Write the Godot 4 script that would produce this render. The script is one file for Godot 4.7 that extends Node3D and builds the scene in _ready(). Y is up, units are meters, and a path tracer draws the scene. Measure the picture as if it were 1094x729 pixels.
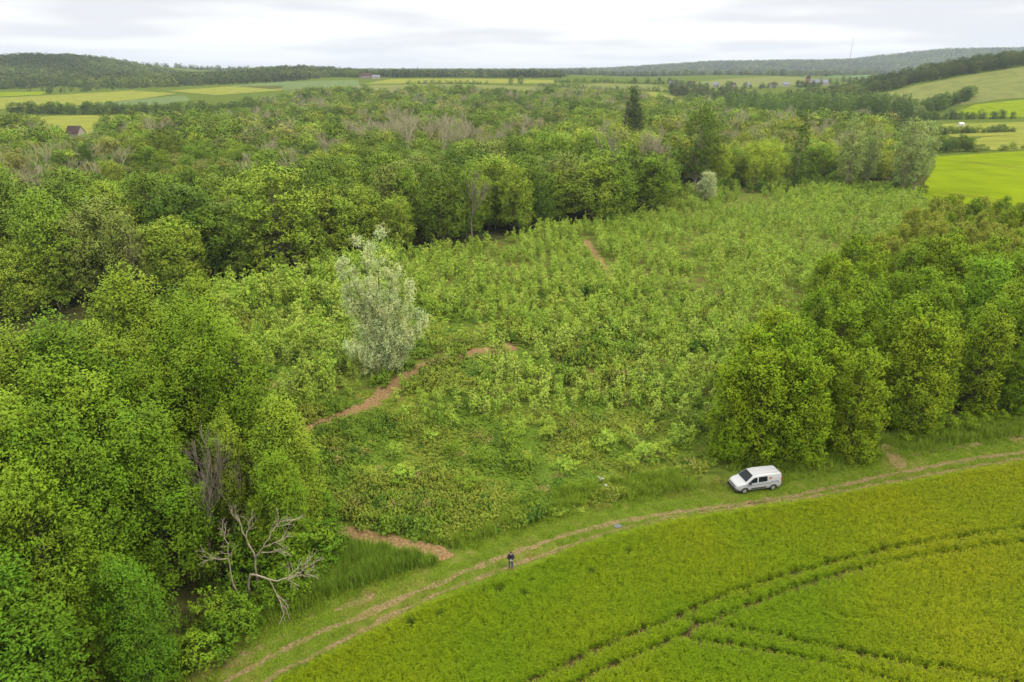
extends Node3D
# A river valley in late spring seen from the air. x right, y up, the view runs along -z; "d" below is the distance -z.

var used := {}
var M := {}
var RX := [-4000.0, -600.0, 50.0, 590.0, 1220.0, 2030.0, 2320.0, 2600.0, 3140.0, 5000.0]
var RY := [42.0, 38.0, 38.0, 47.0, 86.0, 96.0, 128.0, 155.0, 162.0, 168.0]
var tone := FastNoiseLite.new()

# ------------------------------------------------------------------ terrain
func ss(a: float, b: float, x: float) -> float:
	return smoothstep(a, b, x) if a < b else 1.0 - smoothstep(b, a, x)
func ridge(x: float) -> float:
	if x <= RX[0]: return RY[0]
	for i in RX.size() - 1:
		if x <= RX[i + 1]:
			return lerpf(RY[i], RY[i + 1], (x - RX[i]) / (RX[i + 1] - RX[i]))
	return RY[-1]
func height(x: float, d: float) -> float:
	if d < 500.0: return 0.0
	var b := (33.0 - 13.0 * ss(80, 420, x)) * ss(500, 1600, d)
	b += 12.0 * exp(-pow((x - 560) / 300.0, 2) - pow((d - 1900) / 420.0, 2)) + 12.0 * exp(-pow((x - 1150) / 350.0, 2) - pow((d - 2300) / 450.0, 2))
	var l := 26.0 * (1.0 - smoothstep(-1080.0, -700.0, x)) * ss(1150, 1650, d) * (1.0 - ss(2200, 3200, d))
	var r := 48.0 * ss(280, 660, x) * ss(590, 900, d) * (1.0 - ss(870, 1250, d))
	l += 9.0 * (1.0 - smoothstep(-500.0, -200.0, x)) * sin(x * 0.011 + d * 0.004) * ss(1250, 1600, d) * (1.0 - ss(2200, 3000, d))
	var far := (ridge(x * 4500.0 / maxf(d, 4500.0)) - b) * ss(3000, 4500, d)
	return b + l + r + far
func on(x: float, d: float, up := 0.0) -> Vector3:
	return Vector3(x, height(x, d) + up, -d)

# ------------------------------------------------------------------ names and records
func numbered(n: String) -> String:
	var k: int = used.get(n, 0)
	used[n] = k + 1
	return n if k == 0 else "%s_%03d" % [n, k]
func tag(o: Node, label: String, category: String, group := "", kind := "") -> Node:
	o.set_meta("label", label)
	o.set_meta("category", category)
	if group: o.set_meta("group", group)
	if kind: o.set_meta("kind", kind)
	return o
func top(o: Node, called: String, label: String, category: String, group := "", kind := "") -> Node:
	o.name = numbered(called)
	add_child(o, true)
	return tag(o, label, category, group, kind)
func mi(mesh: Mesh, called: String, parent: Node, mat: Material = null, at := Vector3.ZERO) -> MeshInstance3D:
	var o := MeshInstance3D.new()
	o.mesh = mesh
	o.name = called
	o.position = at
	if mat: o.material_override = mat
	if parent: parent.add_child(o, true)
	return o

# ------------------------------------------------------------------ materials
func lin(r: float, g: float, b: float) -> Color:
	return Color(r, g, b).linear_to_srgb()
func plain(c: Color, rough := 0.85, metal := 0.0) -> StandardMaterial3D:
	var m := StandardMaterial3D.new()
	m.albedo_color = c
	m.roughness = rough
	m.metallic = metal
	return m
func leafy(c: Color, through := 0.6) -> StandardMaterial3D:
	var m := plain(c, 0.62)
	m.vertex_color_use_as_albedo = true
	m.metallic_specular = 0.16
	m.backlight = Color(through, through, through * 0.5)
	m.cull_mode = BaseMaterial3D.CULL_DISABLED
	return m
func noisy(stops: Array, freq: float, metres: float, seed_: int, rough := 0.95, bump := 0.0, octaves := 5) -> StandardMaterial3D:
	var n := FastNoiseLite.new()
	n.seed = seed_
	n.noise_type = FastNoiseLite.TYPE_SIMPLEX_SMOOTH
	n.frequency = freq
	n.fractal_octaves = octaves
	var g := Gradient.new()
	var offs := PackedFloat32Array()
	var cols := PackedColorArray()
	for s in stops:
		offs.append(s[0])
		cols.append(s[1])
	g.offsets = offs
	g.colors = cols
	var t := NoiseTexture2D.new()
	t.width = 512
	t.height = 512
	t.seamless = true
	t.noise = n
	t.color_ramp = g
	var m := plain(Color.WHITE, rough)
	m.specular_mode = BaseMaterial3D.SPECULAR_DISABLED
	m.albedo_texture = t
	m.uv1_triplanar = true
	m.uv1_world_triplanar = true
	m.uv1_scale = Vector3.ONE / metres
	if bump > 0.0:
		var b := NoiseTexture2D.new()
		b.width = 512
		b.height = 512
		b.seamless = true
		b.noise = n
		b.as_normal_map = true
		b.bump_strength = bump
		m.normal_enabled = true
		m.normal_texture = b
	return m

# ------------------------------------------------------------------ shapes
class Buf:
	var v := PackedVector3Array()
	var n := PackedVector3Array()
	var c := PackedColorArray()
	var i := PackedInt32Array()
	func mesh(mat: Material = null, into: ArrayMesh = null) -> ArrayMesh:
		var m := into if into else ArrayMesh.new()
		if v.is_empty(): return m
		var a := []
		a.resize(Mesh.ARRAY_MAX)
		a[Mesh.ARRAY_VERTEX] = v
		if n.size() == v.size(): a[Mesh.ARRAY_NORMAL] = n
		if c.size() == v.size(): a[Mesh.ARRAY_COLOR] = c
		a[Mesh.ARRAY_INDEX] = i
		m.add_surface_from_arrays(Mesh.PRIMITIVE_TRIANGLES, a)
		if mat: m.surface_set_material(m.get_surface_count() - 1, mat)
		return m
	func leaf(p: Vector3, along: Vector3, side: Vector3, l: float, w: float, col: Color, fold := 0.0, lit := Vector3.ZERO) -> void:
		var k := v.size()
		var nn := along.cross(side)
		var q0 := nn if lit == Vector3.ZERO else lit
		for q in 4: n.append(q0)
		v.append(p)
		v.append(p + along * (l * 0.5) + side * (w * 0.5) + nn * fold)
		v.append(p + along * l)
		v.append(p + along * (l * 0.5) - side * (w * 0.5) + nn * fold)
		for q in 4: c.append(col)
		i.append_array(PackedInt32Array([k, k + 1, k + 2, k, k + 2, k + 3]))
	func blade(p: Vector3, tip: Vector3, side: Vector3, col: Color) -> void:
		var k := v.size()
		v.append(p - side)
		v.append(p + side)
		v.append(tip)
		var nn := (tip - p).cross(side).normalized()
		for q in 3:
			c.append(col)
			n.append(nn)
		i.append_array(PackedInt32Array([k, k + 1, k + 2]))
	func tube(a: Vector3, b: Vector3, ra: float, rb: float, sides := 5, col := Color.WHITE) -> void:
		var ax := (b - a).normalized()
		var s := ax.cross(Vector3.RIGHT if absf(ax.x) < 0.8 else Vector3.UP).normalized()
		var t := ax.cross(s)
		var k := v.size()
		for j in sides:
			var w := TAU * j / sides
			var o := s * cos(w) + t * sin(w)
			v.append(a + o * ra)
			v.append(b + o * rb)
			n.append(o)
			n.append(o)
			c.append(col)
			c.append(col)
		for j in sides:
			var q := k + 2 * j
			var r := k + 2 * ((j + 1) % sides)
			i.append_array(PackedInt32Array([q, q + 1, r, r, q + 1, r + 1]))
	func quad(a: Vector3, b: Vector3, cc: Vector3, d: Vector3) -> void:
		var k := v.size()
		for q in [a, b, cc, d]: v.append(q)
		i.append_array(PackedInt32Array([k, k + 1, k + 2, k, k + 2, k + 3]))
	func box(lo: Vector3, hi: Vector3) -> void:
		var p := []
		for k in 8: p.append(Vector3(hi.x if k & 1 else lo.x, hi.y if k & 2 else lo.y, hi.z if k & 4 else lo.z))
		for f in [[0, 2, 3, 1], [4, 5, 7, 6], [0, 4, 6, 2], [1, 3, 7, 5], [2, 6, 7, 3], [0, 1, 5, 4]]:
			quad(p[f[0]], p[f[1]], p[f[2]], p[f[3]])

func rvec(r: RandomNumberGenerator) -> Vector3:
	var z := r.randf_range(-1, 1)
	var a := r.randf() * TAU
	var q := sqrt(1.0 - z * z)
	return Vector3(q * cos(a), z, q * sin(a))

# one clump of leaves: small ragged sprays that reach out from its middle
func clump(b: Buf, r: RandomNumberGenerator, at: Vector3, rad: Vector3, count: int, size: float, wide := 0.6, tint := Color.WHITE, up := 0.55, axis := Vector3.ZERO) -> void:
	var base := r.randf_range(0.8, 1.0)
	var warm := r.randf_range(0.9, 1.08)
	var per := 9
	for s in maxi(1, count / per):
		var o := rvec(r)
		var heart := o * rad * pow(r.randf(), 0.45) * r.randf_range(0.75, 1.2)
		var reach := rad * r.randf_range(0.2, 0.42)
		var way := (o + Vector3.UP * 0.5 + rvec(r) * 0.5).normalized()
		var g0 := base * r.randf_range(0.88, 1.0)
		for k in per:
			var q := r.randf_range(-0.6, 1.0)
			var p := at + heart + way * q * reach.x * 1.5 + rvec(r) * reach * (1.0 - 0.6 * maxf(q, 0.0))
			var nn := (o * 0.45 + Vector3.UP * up + rvec(r) * 0.75).normalized()
			var al := nn.cross(rvec(r)).normalized()
			var l := size * r.randf_range(0.7, 1.35)
			var g := g0 * r.randf_range(0.9, 1.0)
			b.leaf(p - al * l * 0.5, al, nn.cross(al), l, l * wide, Color(tint.r * g * warm, tint.g * g, tint.b * g), 0.0, (o * 0.3 + axis * 0.95 + Vector3.UP * (up * 0.55 if axis != Vector3.ZERO else up + 0.1) + nn * 0.6).normalized())

# a tree: trunk with limbs and a crown of leaf clumps. s keys: h, base, rx, rz, shape, n, cr, leaves, size, trunk, stems, wide
func tree_meshes(seed_: int, s: Dictionary) -> Array:
	var r := RandomNumberGenerator.new()
	r.seed = seed_
	var h: float = s.h
	var wood := Buf.new()
	var crown := Buf.new()
	var base: float = s.base * h
	var lean := Vector3(r.randf_range(-0.04, 0.04) * h, 0, r.randf_range(-0.04, 0.04) * h)
	var tr: float = s.trunk
	var pts := []
	for k in 7:
		var t := k / 6.0
		pts.append(Vector3(0, h * 0.93 * t - 0.25, 0) + lean * t * t + Vector3(r.randf_range(-1, 1), 0, r.randf_range(-1, 1)) * h * 0.012 * t)
	for k in 6:
		wood.tube(pts[k], pts[k + 1], tr * (1.0 - k / 6.2), tr * (1.0 - (k + 1) / 6.2), 7)
	var spots := []
	var n: int = s.n
	for k in n:
		var best := Vector3.ZERO
		var bd := -1.0
		for tries in 7:
			var t := r.randf()
			var e := 1.0
			match s.shape:
				"round": e = sqrt(maxf(0.0, 1.0 - pow(absf(t - 0.42) / 0.6, 2.2)))
				"cone": e = pow(1.0 - t, 0.62) * (0.55 + 0.45 * minf(1.0, t * 5.0)) + 0.05
				"column": e = sqrt(maxf(0.0, 1.0 - pow(absf(t - 0.4) / 0.62, 2.6)))
				"ovoid": e = sqrt(maxf(0.0, 1.0 - pow(absf(t - 0.3) / 0.72, 2.0)))
				"dome": e = sqrt(maxf(0.0, 1.0 - t * t)) * 0.95 + 0.05
			var a := r.randf() * TAU
			var q := e * pow(r.randf(), 0.36)
			var p := Vector3(cos(a) * q * s.rx, lerpf(base, h, t), sin(a) * q * s.rz) + lean * t
			var nearest := 99.0
			for o in spots: nearest = minf(nearest, o.distance_to(p))
			if nearest > bd:
				bd = nearest
				best = p
		spots.append(best)
	for p in spots:
		var cr: float = s.cr * (0.5 + 0.85 * pow(r.randf(), 1.3))
		var side := Vector3(p.x, 0, p.z)
		clump(crown, r, p, Vector3(cr, cr * s.get("flat", 0.8), cr), int(s.leaves * cr * cr / (s.cr * s.cr)), s.size, s.get("wide", 0.6), Color.WHITE, s.get("up", 0.55), (side / (s.rx * s.rx) + Vector3(0, (p.y - lerpf(base, h, 0.38)) / pow((h - base) * 0.5, 2.0), 0)).normalized())
		var radial := Vector2(p.x, p.z).length()
		var y0 := clampf(p.y - radial * 0.8, base * 0.6, h * 0.85)
		var f := y0 / (h * 0.93)
		var from: Vector3 = pts[clampi(int(f * 6.0), 0, 5)].lerp(pts[clampi(int(f * 6.0) + 1, 0, 6)], fposmod(f * 6.0, 1.0))
		var mid := from.lerp(p, 0.5) + Vector3(0, radial * 0.1, 0)
		var lr := tr * 0.32 * (1.0 - f * 0.6)
		wood.tube(from, mid, lr, lr * 0.65, 4)
		wood.tube(mid, p, lr * 0.65, lr * 0.25, 4)
	return [wood.mesh(), crown.mesh()]

# a bare tree of forking limbs
func branchy(b: Buf, r: RandomNumberGenerator, at: Vector3, dir: Vector3, l: float, rad: float, depth: int, spread := 0.5, lift := 0.15) -> void:
	var p := at
	var d := dir
	for k in 3:
		var q := p + d * l / 3.0
		b.tube(p, q, rad * (1.0 - k * 0.12), rad * (1.0 - (k + 1) * 0.12), 5 if depth > 1 else 3)
		p = q
		d = (d + rvec(r) * 0.22 + Vector3.UP * 0.04).normalized()
		if depth > 0 and k > 0:
			branchy(b, r, p, (d + rvec(r) * spread * 1.5 + Vector3.UP * lift).normalized(), l * r.randf_range(0.5, 0.75), rad * 0.5, depth - 1, spread, lift)
	if depth > 0:
		for k in 2:
			branchy(b, r, p, (d + rvec(r) * spread + Vector3.UP * lift).normalized(), l * r.randf_range(0.55, 0.8), rad * 0.6, depth - 1, spread, lift)

# ------------------------------------------------------------------ tree kinds and planting
var kinds := {}
func kind(called: String, variants: int, seed_: int, s: Dictionary) -> void:
	var list := []
	for k in variants:
		var t := s.duplicate()
		t.h = s.h
		list.append(tree_meshes(seed_ + k * 17, t))
	kinds[called] = {"list": list, "h": s.h}
func plant(kind_: String, variant: int, at: Vector3, h: float, turn: float, leaf: Material, bark: Material, called: String, label: String, category: String, group := "", wide := 1.0) -> Node3D:
	var o := Node3D.new()
	var k: Dictionary = kinds[kind_]
	var m: Array = k.list[variant % k.list.size()]
	mi(m[0], "trunk", o, bark)
	mi(m[1], "crown", o, leaf)
	var f: float = h / k.h
	o.position = at
	o.rotation.y = turn
	o.scale = Vector3(f * wide, f, f * wide)
	top(o, called, label, category, group)
	return o
func inside(p: Vector2, polys: Array) -> bool:
	for q in polys:
		if Geometry2D.is_point_in_polygon(p, q): return true
	return false
func mass(called: String, mesh: Mesh, places: Array, parent: Node) -> MultiMeshInstance3D:   # places: [Transform3D, Color]
	var mm := MultiMesh.new()
	mm.transform_format = MultiMesh.TRANSFORM_3D
	mm.use_colors = true
	mm.mesh = mesh
	mm.instance_count = places.size()
	for k in places.size():
		mm.set_instance_transform(k, places[k][0])
		mm.set_instance_color(k, places[k][1])
	var o := MultiMeshInstance3D.new()
	o.multimesh = mm
	o.name = called
	if parent: parent.add_child(o, true)
	return o
func spot(at: Vector3, turn: float, s: Vector3) -> Transform3D:
	return Transform3D(Basis(Vector3.UP, turn).scaled_local(s), at)
func along(line: Array, step: float) -> Array:
	var out := []
	for k in line.size() - 1:
		var a: Vector2 = line[k]
		var b: Vector2 = line[k + 1]
		var n := maxi(1, int(a.distance_to(b) / step))
		for j in n: out.append(a.lerp(b, float(j) / n))
	out.append(line[-1])
	return out
func smooth(line: Array, step := 1.0) -> Array:
	var c := Curve2D.new()
	for k in line.size():
		var a: Vector2 = line[maxi(k - 1, 0)]
		var b: Vector2 = line[mini(k + 1, line.size() - 1)]
		var t := (b - a) / 6.0
		c.add_point(line[k], -t, t)
	c.bake_interval = step
	return Array(c.get_baked_points())
func near_line(p: Vector2, line: Array) -> float:
	var best := 1e9
	for k in line.size() - 1:
		best = minf(best, p.distance_to(Geometry2D.get_closest_point_to_segment(p, line[k], line[k + 1])))
	return best

# ------------------------------------------------------------------ ground sheets
var gx := []
var gd := []
func make_grid() -> void:
	var x := -7000.0
	while x <= 7000.0:
		gx.append(x)
		x += 40.0 if absf(x + 1.0) < 2000.0 else 250.0
	var d := -80.0
	while d <= 8000.0:
		gd.append(d)
		d += 40.0 if d < 2000.0 else 150.0
func terrain_mesh(up := 0.0) -> ArrayMesh:
	var b := Buf.new()
	var w := gx.size()
	for d in gd:
		for x in gx: b.v.append(on(x, d, up))
	for j in gd.size() - 1:
		for k in w - 1:
			var a := j * w + k
			b.i.append_array(PackedInt32Array([a, a + w, a + w + 1, a, a + w + 1, a + 1]))
	return smooth_normals(b).mesh()
func smooth_normals(b: Buf) -> Buf:
	var n := PackedVector3Array()
	n.resize(b.v.size())
	for t in range(0, b.i.size(), 3):
		var q := (b.v[b.i[t + 2]] - b.v[b.i[t]]).cross(b.v[b.i[t + 1]] - b.v[b.i[t]])
		for e in 3: n[b.i[t + e]] += q
	for k in n.size(): n[k] = n[k].normalized()
	b.n = n
	return b
# a sheet cut out of the terrain's own triangles, so that it lies on it everywhere
func sheet(poly: PackedVector2Array, up: float) -> ArrayMesh:
	var b := Buf.new()
	var lo := poly[0]
	var hi := poly[0]
	for p in poly:
		lo = lo.min(p)
		hi = hi.max(p)
	for j in gd.size() - 1:
		if gd[j + 1] < lo.y or gd[j] > hi.y: continue
		for k in gx.size() - 1:
			if gx[k + 1] < lo.x or gx[k] > hi.x: continue
			var a := Vector2(gx[k], gd[j])
			var c := Vector2(gx[k + 1], gd[j + 1])
			for tri in [[a, Vector2(a.x, c.y), c], [a, c, Vector2(c.x, a.y)]]:
				var h := [height(tri[0].x, tri[0].y), height(tri[1].x, tri[1].y), height(tri[2].x, tri[2].y)]
				for piece in Geometry2D.intersect_polygons(PackedVector2Array(tri), poly):
					var idx := Geometry2D.triangulate_polygon(piece)
					var s := b.v.size()
					for p in piece:
						var e: Vector2 = tri[1] - tri[0]
						var f: Vector2 = tri[2] - tri[0]
						var q: Vector2 = p - tri[0]
						var den := e.cross(f)
						var u := q.cross(f) / den
						var w := e.cross(q) / den
						b.v.append(Vector3(p.x, h[0] + (h[1] - h[0]) * u + (h[2] - h[0]) * w + up, -p.y))
						b.n.append(Vector3.UP)
					for t in range(0, idx.size(), 3):
						var A := b.v[s + idx[t]]
						var B := b.v[s + idx[t + 1]]
						var C := b.v[s + idx[t + 2]]
						if (C - A).cross(B - A).y > 0: b.i.append_array(PackedInt32Array([s + idx[t], s + idx[t + 1], s + idx[t + 2]]))
						else: b.i.append_array(PackedInt32Array([s + idx[t], s + idx[t + 2], s + idx[t + 1]]))
	return b.mesh()
func v2(a: Array) -> PackedVector2Array:
	var out := PackedVector2Array()
	for k in range(0, a.size(), 2): out.append(Vector2(a[k], a[k + 1]))
	return out
# a worn strip along a line on flat ground, its edges ragged
func strip(line: Array, width: float, up: float, seed_: int, rag := 0.35, dip := 0.0) -> ArrayMesh:
	var b := Buf.new()
	var nz := FastNoiseLite.new()
	nz.seed = seed_
	nz.frequency = 0.35
	nz.fractal_octaves = 3
	for k in line.size():
		var a: Vector2 = line[maxi(k - 1, 0)]
		var c: Vector2 = line[mini(k + 1, line.size() - 1)]
		var t := (c - a).normalized()
		var s := Vector2(-t.y, t.x)
		var p: Vector2 = line[k]
		var fade := minf(1.0, minf(k, line.size() - 1 - k) / 4.0 + 0.15)
		var w0 := width * 0.5 * fade * (1.0 + rag * 2.0 * nz.get_noise_2d(p.x, p.y + 90))
		var w1 := width * 0.5 * fade * (1.0 + rag * 2.0 * nz.get_noise_2d(p.x + 70, p.y))
		for e in [p + s * w0, p + s * w0 * 0.35, p - s * w1 * 0.35, p - s * w1]:
			b.v.append(Vector3(e.x, up, -e.y))
		if k > 0:
			var q := b.v.size() - 8
			for e in 3: b.i.append_array(PackedInt32Array([q + e, q + e + 4, q + e + 5, q + e, q + e + 5, q + e + 1]))
	return b.mesh()

# ------------------------------------------------------------------ the place
var track_a := []
var track_b := []
var track_mid := []
func _ready() -> void:
	camera_sky_sun()
	materials()
	make_grid()
	tone.seed = 5
	tone.frequency = 0.02
	tone.fractal_octaves = 3
	land()
	prototypes()
	woodland()
	far_trees()
	near_trees()
	plantation()
	ground_cover()
	wheat()
	buildings()
	van()
	person()
	small_things()

func camera_sky_sun() -> void:
	var cam := Camera3D.new()
	cam.name = "camera"
	cam.position = Vector3(0, 40, 0)
	cam.rotation = Vector3(-atan(287.5 / 729.0), 0, 0)
	cam.fov = rad_to_deg(2.0 * atan(364.5 / 729.0))
	cam.near = 0.5
	cam.far = 12000.0
	add_child(cam)
	var e := Environment.new()
	e.background_mode = Environment.BG_SKY
	var sky := Sky.new()
	var pm := PanoramaSkyMaterial.new()
	pm.panorama = ImageTexture.create_from_image(cloud_image())
	sky.sky_material = pm
	e.sky = sky
	e.background_energy_multiplier = 1.0
	e.tonemap_mode = Environment.TONE_MAPPER_LINEAR
	e.tonemap_exposure = 1.34
	e.fog_enabled = true
	e.fog_density = 0.00008
	e.fog_light_color = Color(0.89, 0.94, 1.0)
	e.sdfgi_enabled = true
	e.ssao_enabled = true
	e.ssil_enabled = true
	var we := WorldEnvironment.new()
	we.name = "environment"
	we.environment = e
	add_child(we)
	var sun := DirectionalLight3D.new()
	sun.name = "sun"
	sun.light_energy = 0.5
	sun.light_angular_distance = 14.0
	sun.light_color = Color(1.0, 0.96, 0.88)
	sun.shadow_enabled = true
	sun.rotation = Vector3(deg_to_rad(-52), deg_to_rad(65), 0)
	add_child(sun)

# an overcast sky: one sheet of layered cloud, seen in perspective, all the way round
func cloud_image() -> Image:
	var w := 2048
	var h := 1024
	var a := FastNoiseLite.new()
	a.seed = 12
	a.frequency = 0.055
	a.fractal_octaves = 5
	var data := PackedFloat32Array()
	data.resize(w * h * 3)
	var k := 0
	for y in h:
		var el := PI * (0.5 - (y + 0.5) / h)
		var dist := 1.0 / (maxf(sin(el), 0.0) + 0.035)
		var lift := (1.0 + 2.0 * maxf(sin(el), 0.0)) * 0.81   # an overcast sky is three times as bright overhead as at the horizon
		for x in w:
			var v := 0.75
			var g := 0.0
			if el > -0.004:
				var az := TAU * (x + 0.5) / w
				var n := a.get_noise_2d(cos(az) * dist * 3.2, sin(az) * dist * 3.2)
				var m := a.get_noise_2d(cos(az) * dist * 1.1 + 300.0, sin(az) * dist * 1.1)
				g = clampf(smoothstep(-0.25, 0.5, n * 0.75 + m * 0.6) + 0.35 * exp(-maxf(el, 0.0) / 0.03), 0.0, 1.0)
			data[k] = lerpf(0.99, 0.62, g) * lift
			data[k + 1] = lerpf(0.985, 0.635, g) * lift
			data[k + 2] = lerpf(0.965, 0.675, g) * lift
			k += 3
	return Image.create_from_data(w, h, false, Image.FORMAT_RGBF, data.to_byte_array())

func materials() -> void:
	M.bark = noisy([[0.0, lin(0.05, 0.04, 0.03)], [0.5, lin(0.13, 0.11, 0.08)], [1.0, lin(0.24, 0.21, 0.16)]], 0.03, 1.2, 3)
	M.pale_bark = noisy([[0.0, lin(0.12, 0.1, 0.075)], [0.5, lin(0.27, 0.23, 0.17)], [1.0, lin(0.42, 0.37, 0.29)]], 0.03, 0.9, 4)
	M.dead_wood = noisy([[0.0, lin(0.18, 0.145, 0.1)], [0.5, lin(0.34, 0.285, 0.2)], [1.0, lin(0.46, 0.4, 0.3)]], 0.03, 0.9, 5)
	M.grey_twig = plain(lin(0.17, 0.145, 0.105), 0.95)
	M.ash = [leafy(lin(0.135, 0.235, 0.011)), leafy(lin(0.175, 0.275, 0.013)), leafy(lin(0.235, 0.33, 0.022)), leafy(lin(0.11, 0.215, 0.010))]
	M.olive = [leafy(lin(0.20, 0.30, 0.008)), leafy(lin(0.18, 0.285, 0.009)), leafy(lin(0.225, 0.315, 0.010)), leafy(lin(0.29, 0.33, 0.028))]
	M.fresh = leafy(lin(0.21, 0.37, 0.016))
	M.wood = [leafy(lin(0.145, 0.22, 0.018)), leafy(lin(0.195, 0.295, 0.02)), leafy(lin(0.275, 0.37, 0.03)), leafy(lin(0.245, 0.295, 0.05)), leafy(lin(0.10, 0.175, 0.015))]
	M.lime = leafy(lin(0.36, 0.46, 0.03))
	M.poplar = leafy(lin(0.36, 0.45, 0.12))
	M.dark_poplar = leafy(lin(0.095, 0.135, 0.036))
	M.willow = leafy(lin(0.55, 0.62, 0.26), 0.7)
	M.sapling = [leafy(lin(0.35, 0.475, 0.045)), leafy(lin(0.38, 0.49, 0.065)), leafy(lin(0.31, 0.45, 0.042))]
	M.tree_mass = leafy(Color.WHITE)
	M.stuff_leaf = leafy(Color.WHITE)
	M.ground = noisy([[0.0, lin(0.045, 0.056, 0.011)], [0.35, lin(0.068, 0.094, 0.012)], [0.6, lin(0.090, 0.124, 0.015)], [1.0, lin(0.128, 0.143, 0.026)]], 0.02, 23.0, 7, 0.97, 4.0)
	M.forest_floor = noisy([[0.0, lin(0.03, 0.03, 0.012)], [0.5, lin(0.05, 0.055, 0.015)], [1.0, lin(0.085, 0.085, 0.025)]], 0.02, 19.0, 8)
	M.clearing = noisy([[0.0, lin(0.098, 0.064, 0.030)], [0.38, lin(0.098, 0.098, 0.022)], [0.55, lin(0.090, 0.124, 0.018)], [1.0, lin(0.112, 0.150, 0.022)]], 0.018, 29.0, 9, 0.97, 3.0)
	M.dirt = noisy([[0.0, lin(0.09, 0.075, 0.02)], [0.4, lin(0.15, 0.112, 0.045)], [0.7, lin(0.205, 0.155, 0.075)], [1.0, lin(0.26, 0.205, 0.115)]], 0.03, 5.0, 10, 0.97, 4.0)
	M.red_dirt = noisy([[0.0, lin(0.10, 0.065, 0.028)], [0.5, lin(0.20, 0.125, 0.055)], [1.0, lin(0.30, 0.205, 0.105)]], 0.03, 6.0, 11, 0.97, 4.0)
	M.soil = noisy([[0.0, lin(0.048, 0.030, 0.013)], [0.5, lin(0.090, 0.057, 0.027)], [1.0, lin(0.132, 0.090, 0.045)]], 0.03, 5.0, 12, 0.97, 3.0)
	var crop := func(r: float, g: float, b: float, s: int) -> StandardMaterial3D:
		return noisy([[0.0, lin(r * 0.78, g * 0.78, b * 0.8)], [0.5, lin(r, g, b)], [1.0, lin(r * 1.2, g * 1.15, b * 1.2)]], 0.012, 140.0, s)
	M.crop_yellow = crop.call(0.175, 0.19, 0.03, 20)
	M.crop_bright = crop.call(0.142, 0.19, 0.004, 21)
	M.crop_green = crop.call(0.09, 0.14, 0.045, 22)
	M.crop_teal = crop.call(0.105, 0.145, 0.05, 23)
	M.crop_olive = crop.call(0.135, 0.15, 0.04, 24)
	M.crop_brown = crop.call(0.165, 0.11, 0.06, 25)
	M.wheat_leaf = leafy(Color.WHITE, 0.6)

# ------------------------------------------------------------------ land, fields, track
var fields := []
var clear_poly := PackedVector2Array()
func field(called: String, label: String, pts: Array, mat: Material, up := 0.25) -> void:
	var poly := v2(pts)
	fields.append(poly)
	top(mi(sheet(poly, up), called, null, mat), called, label, "field", "", "structure")

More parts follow.
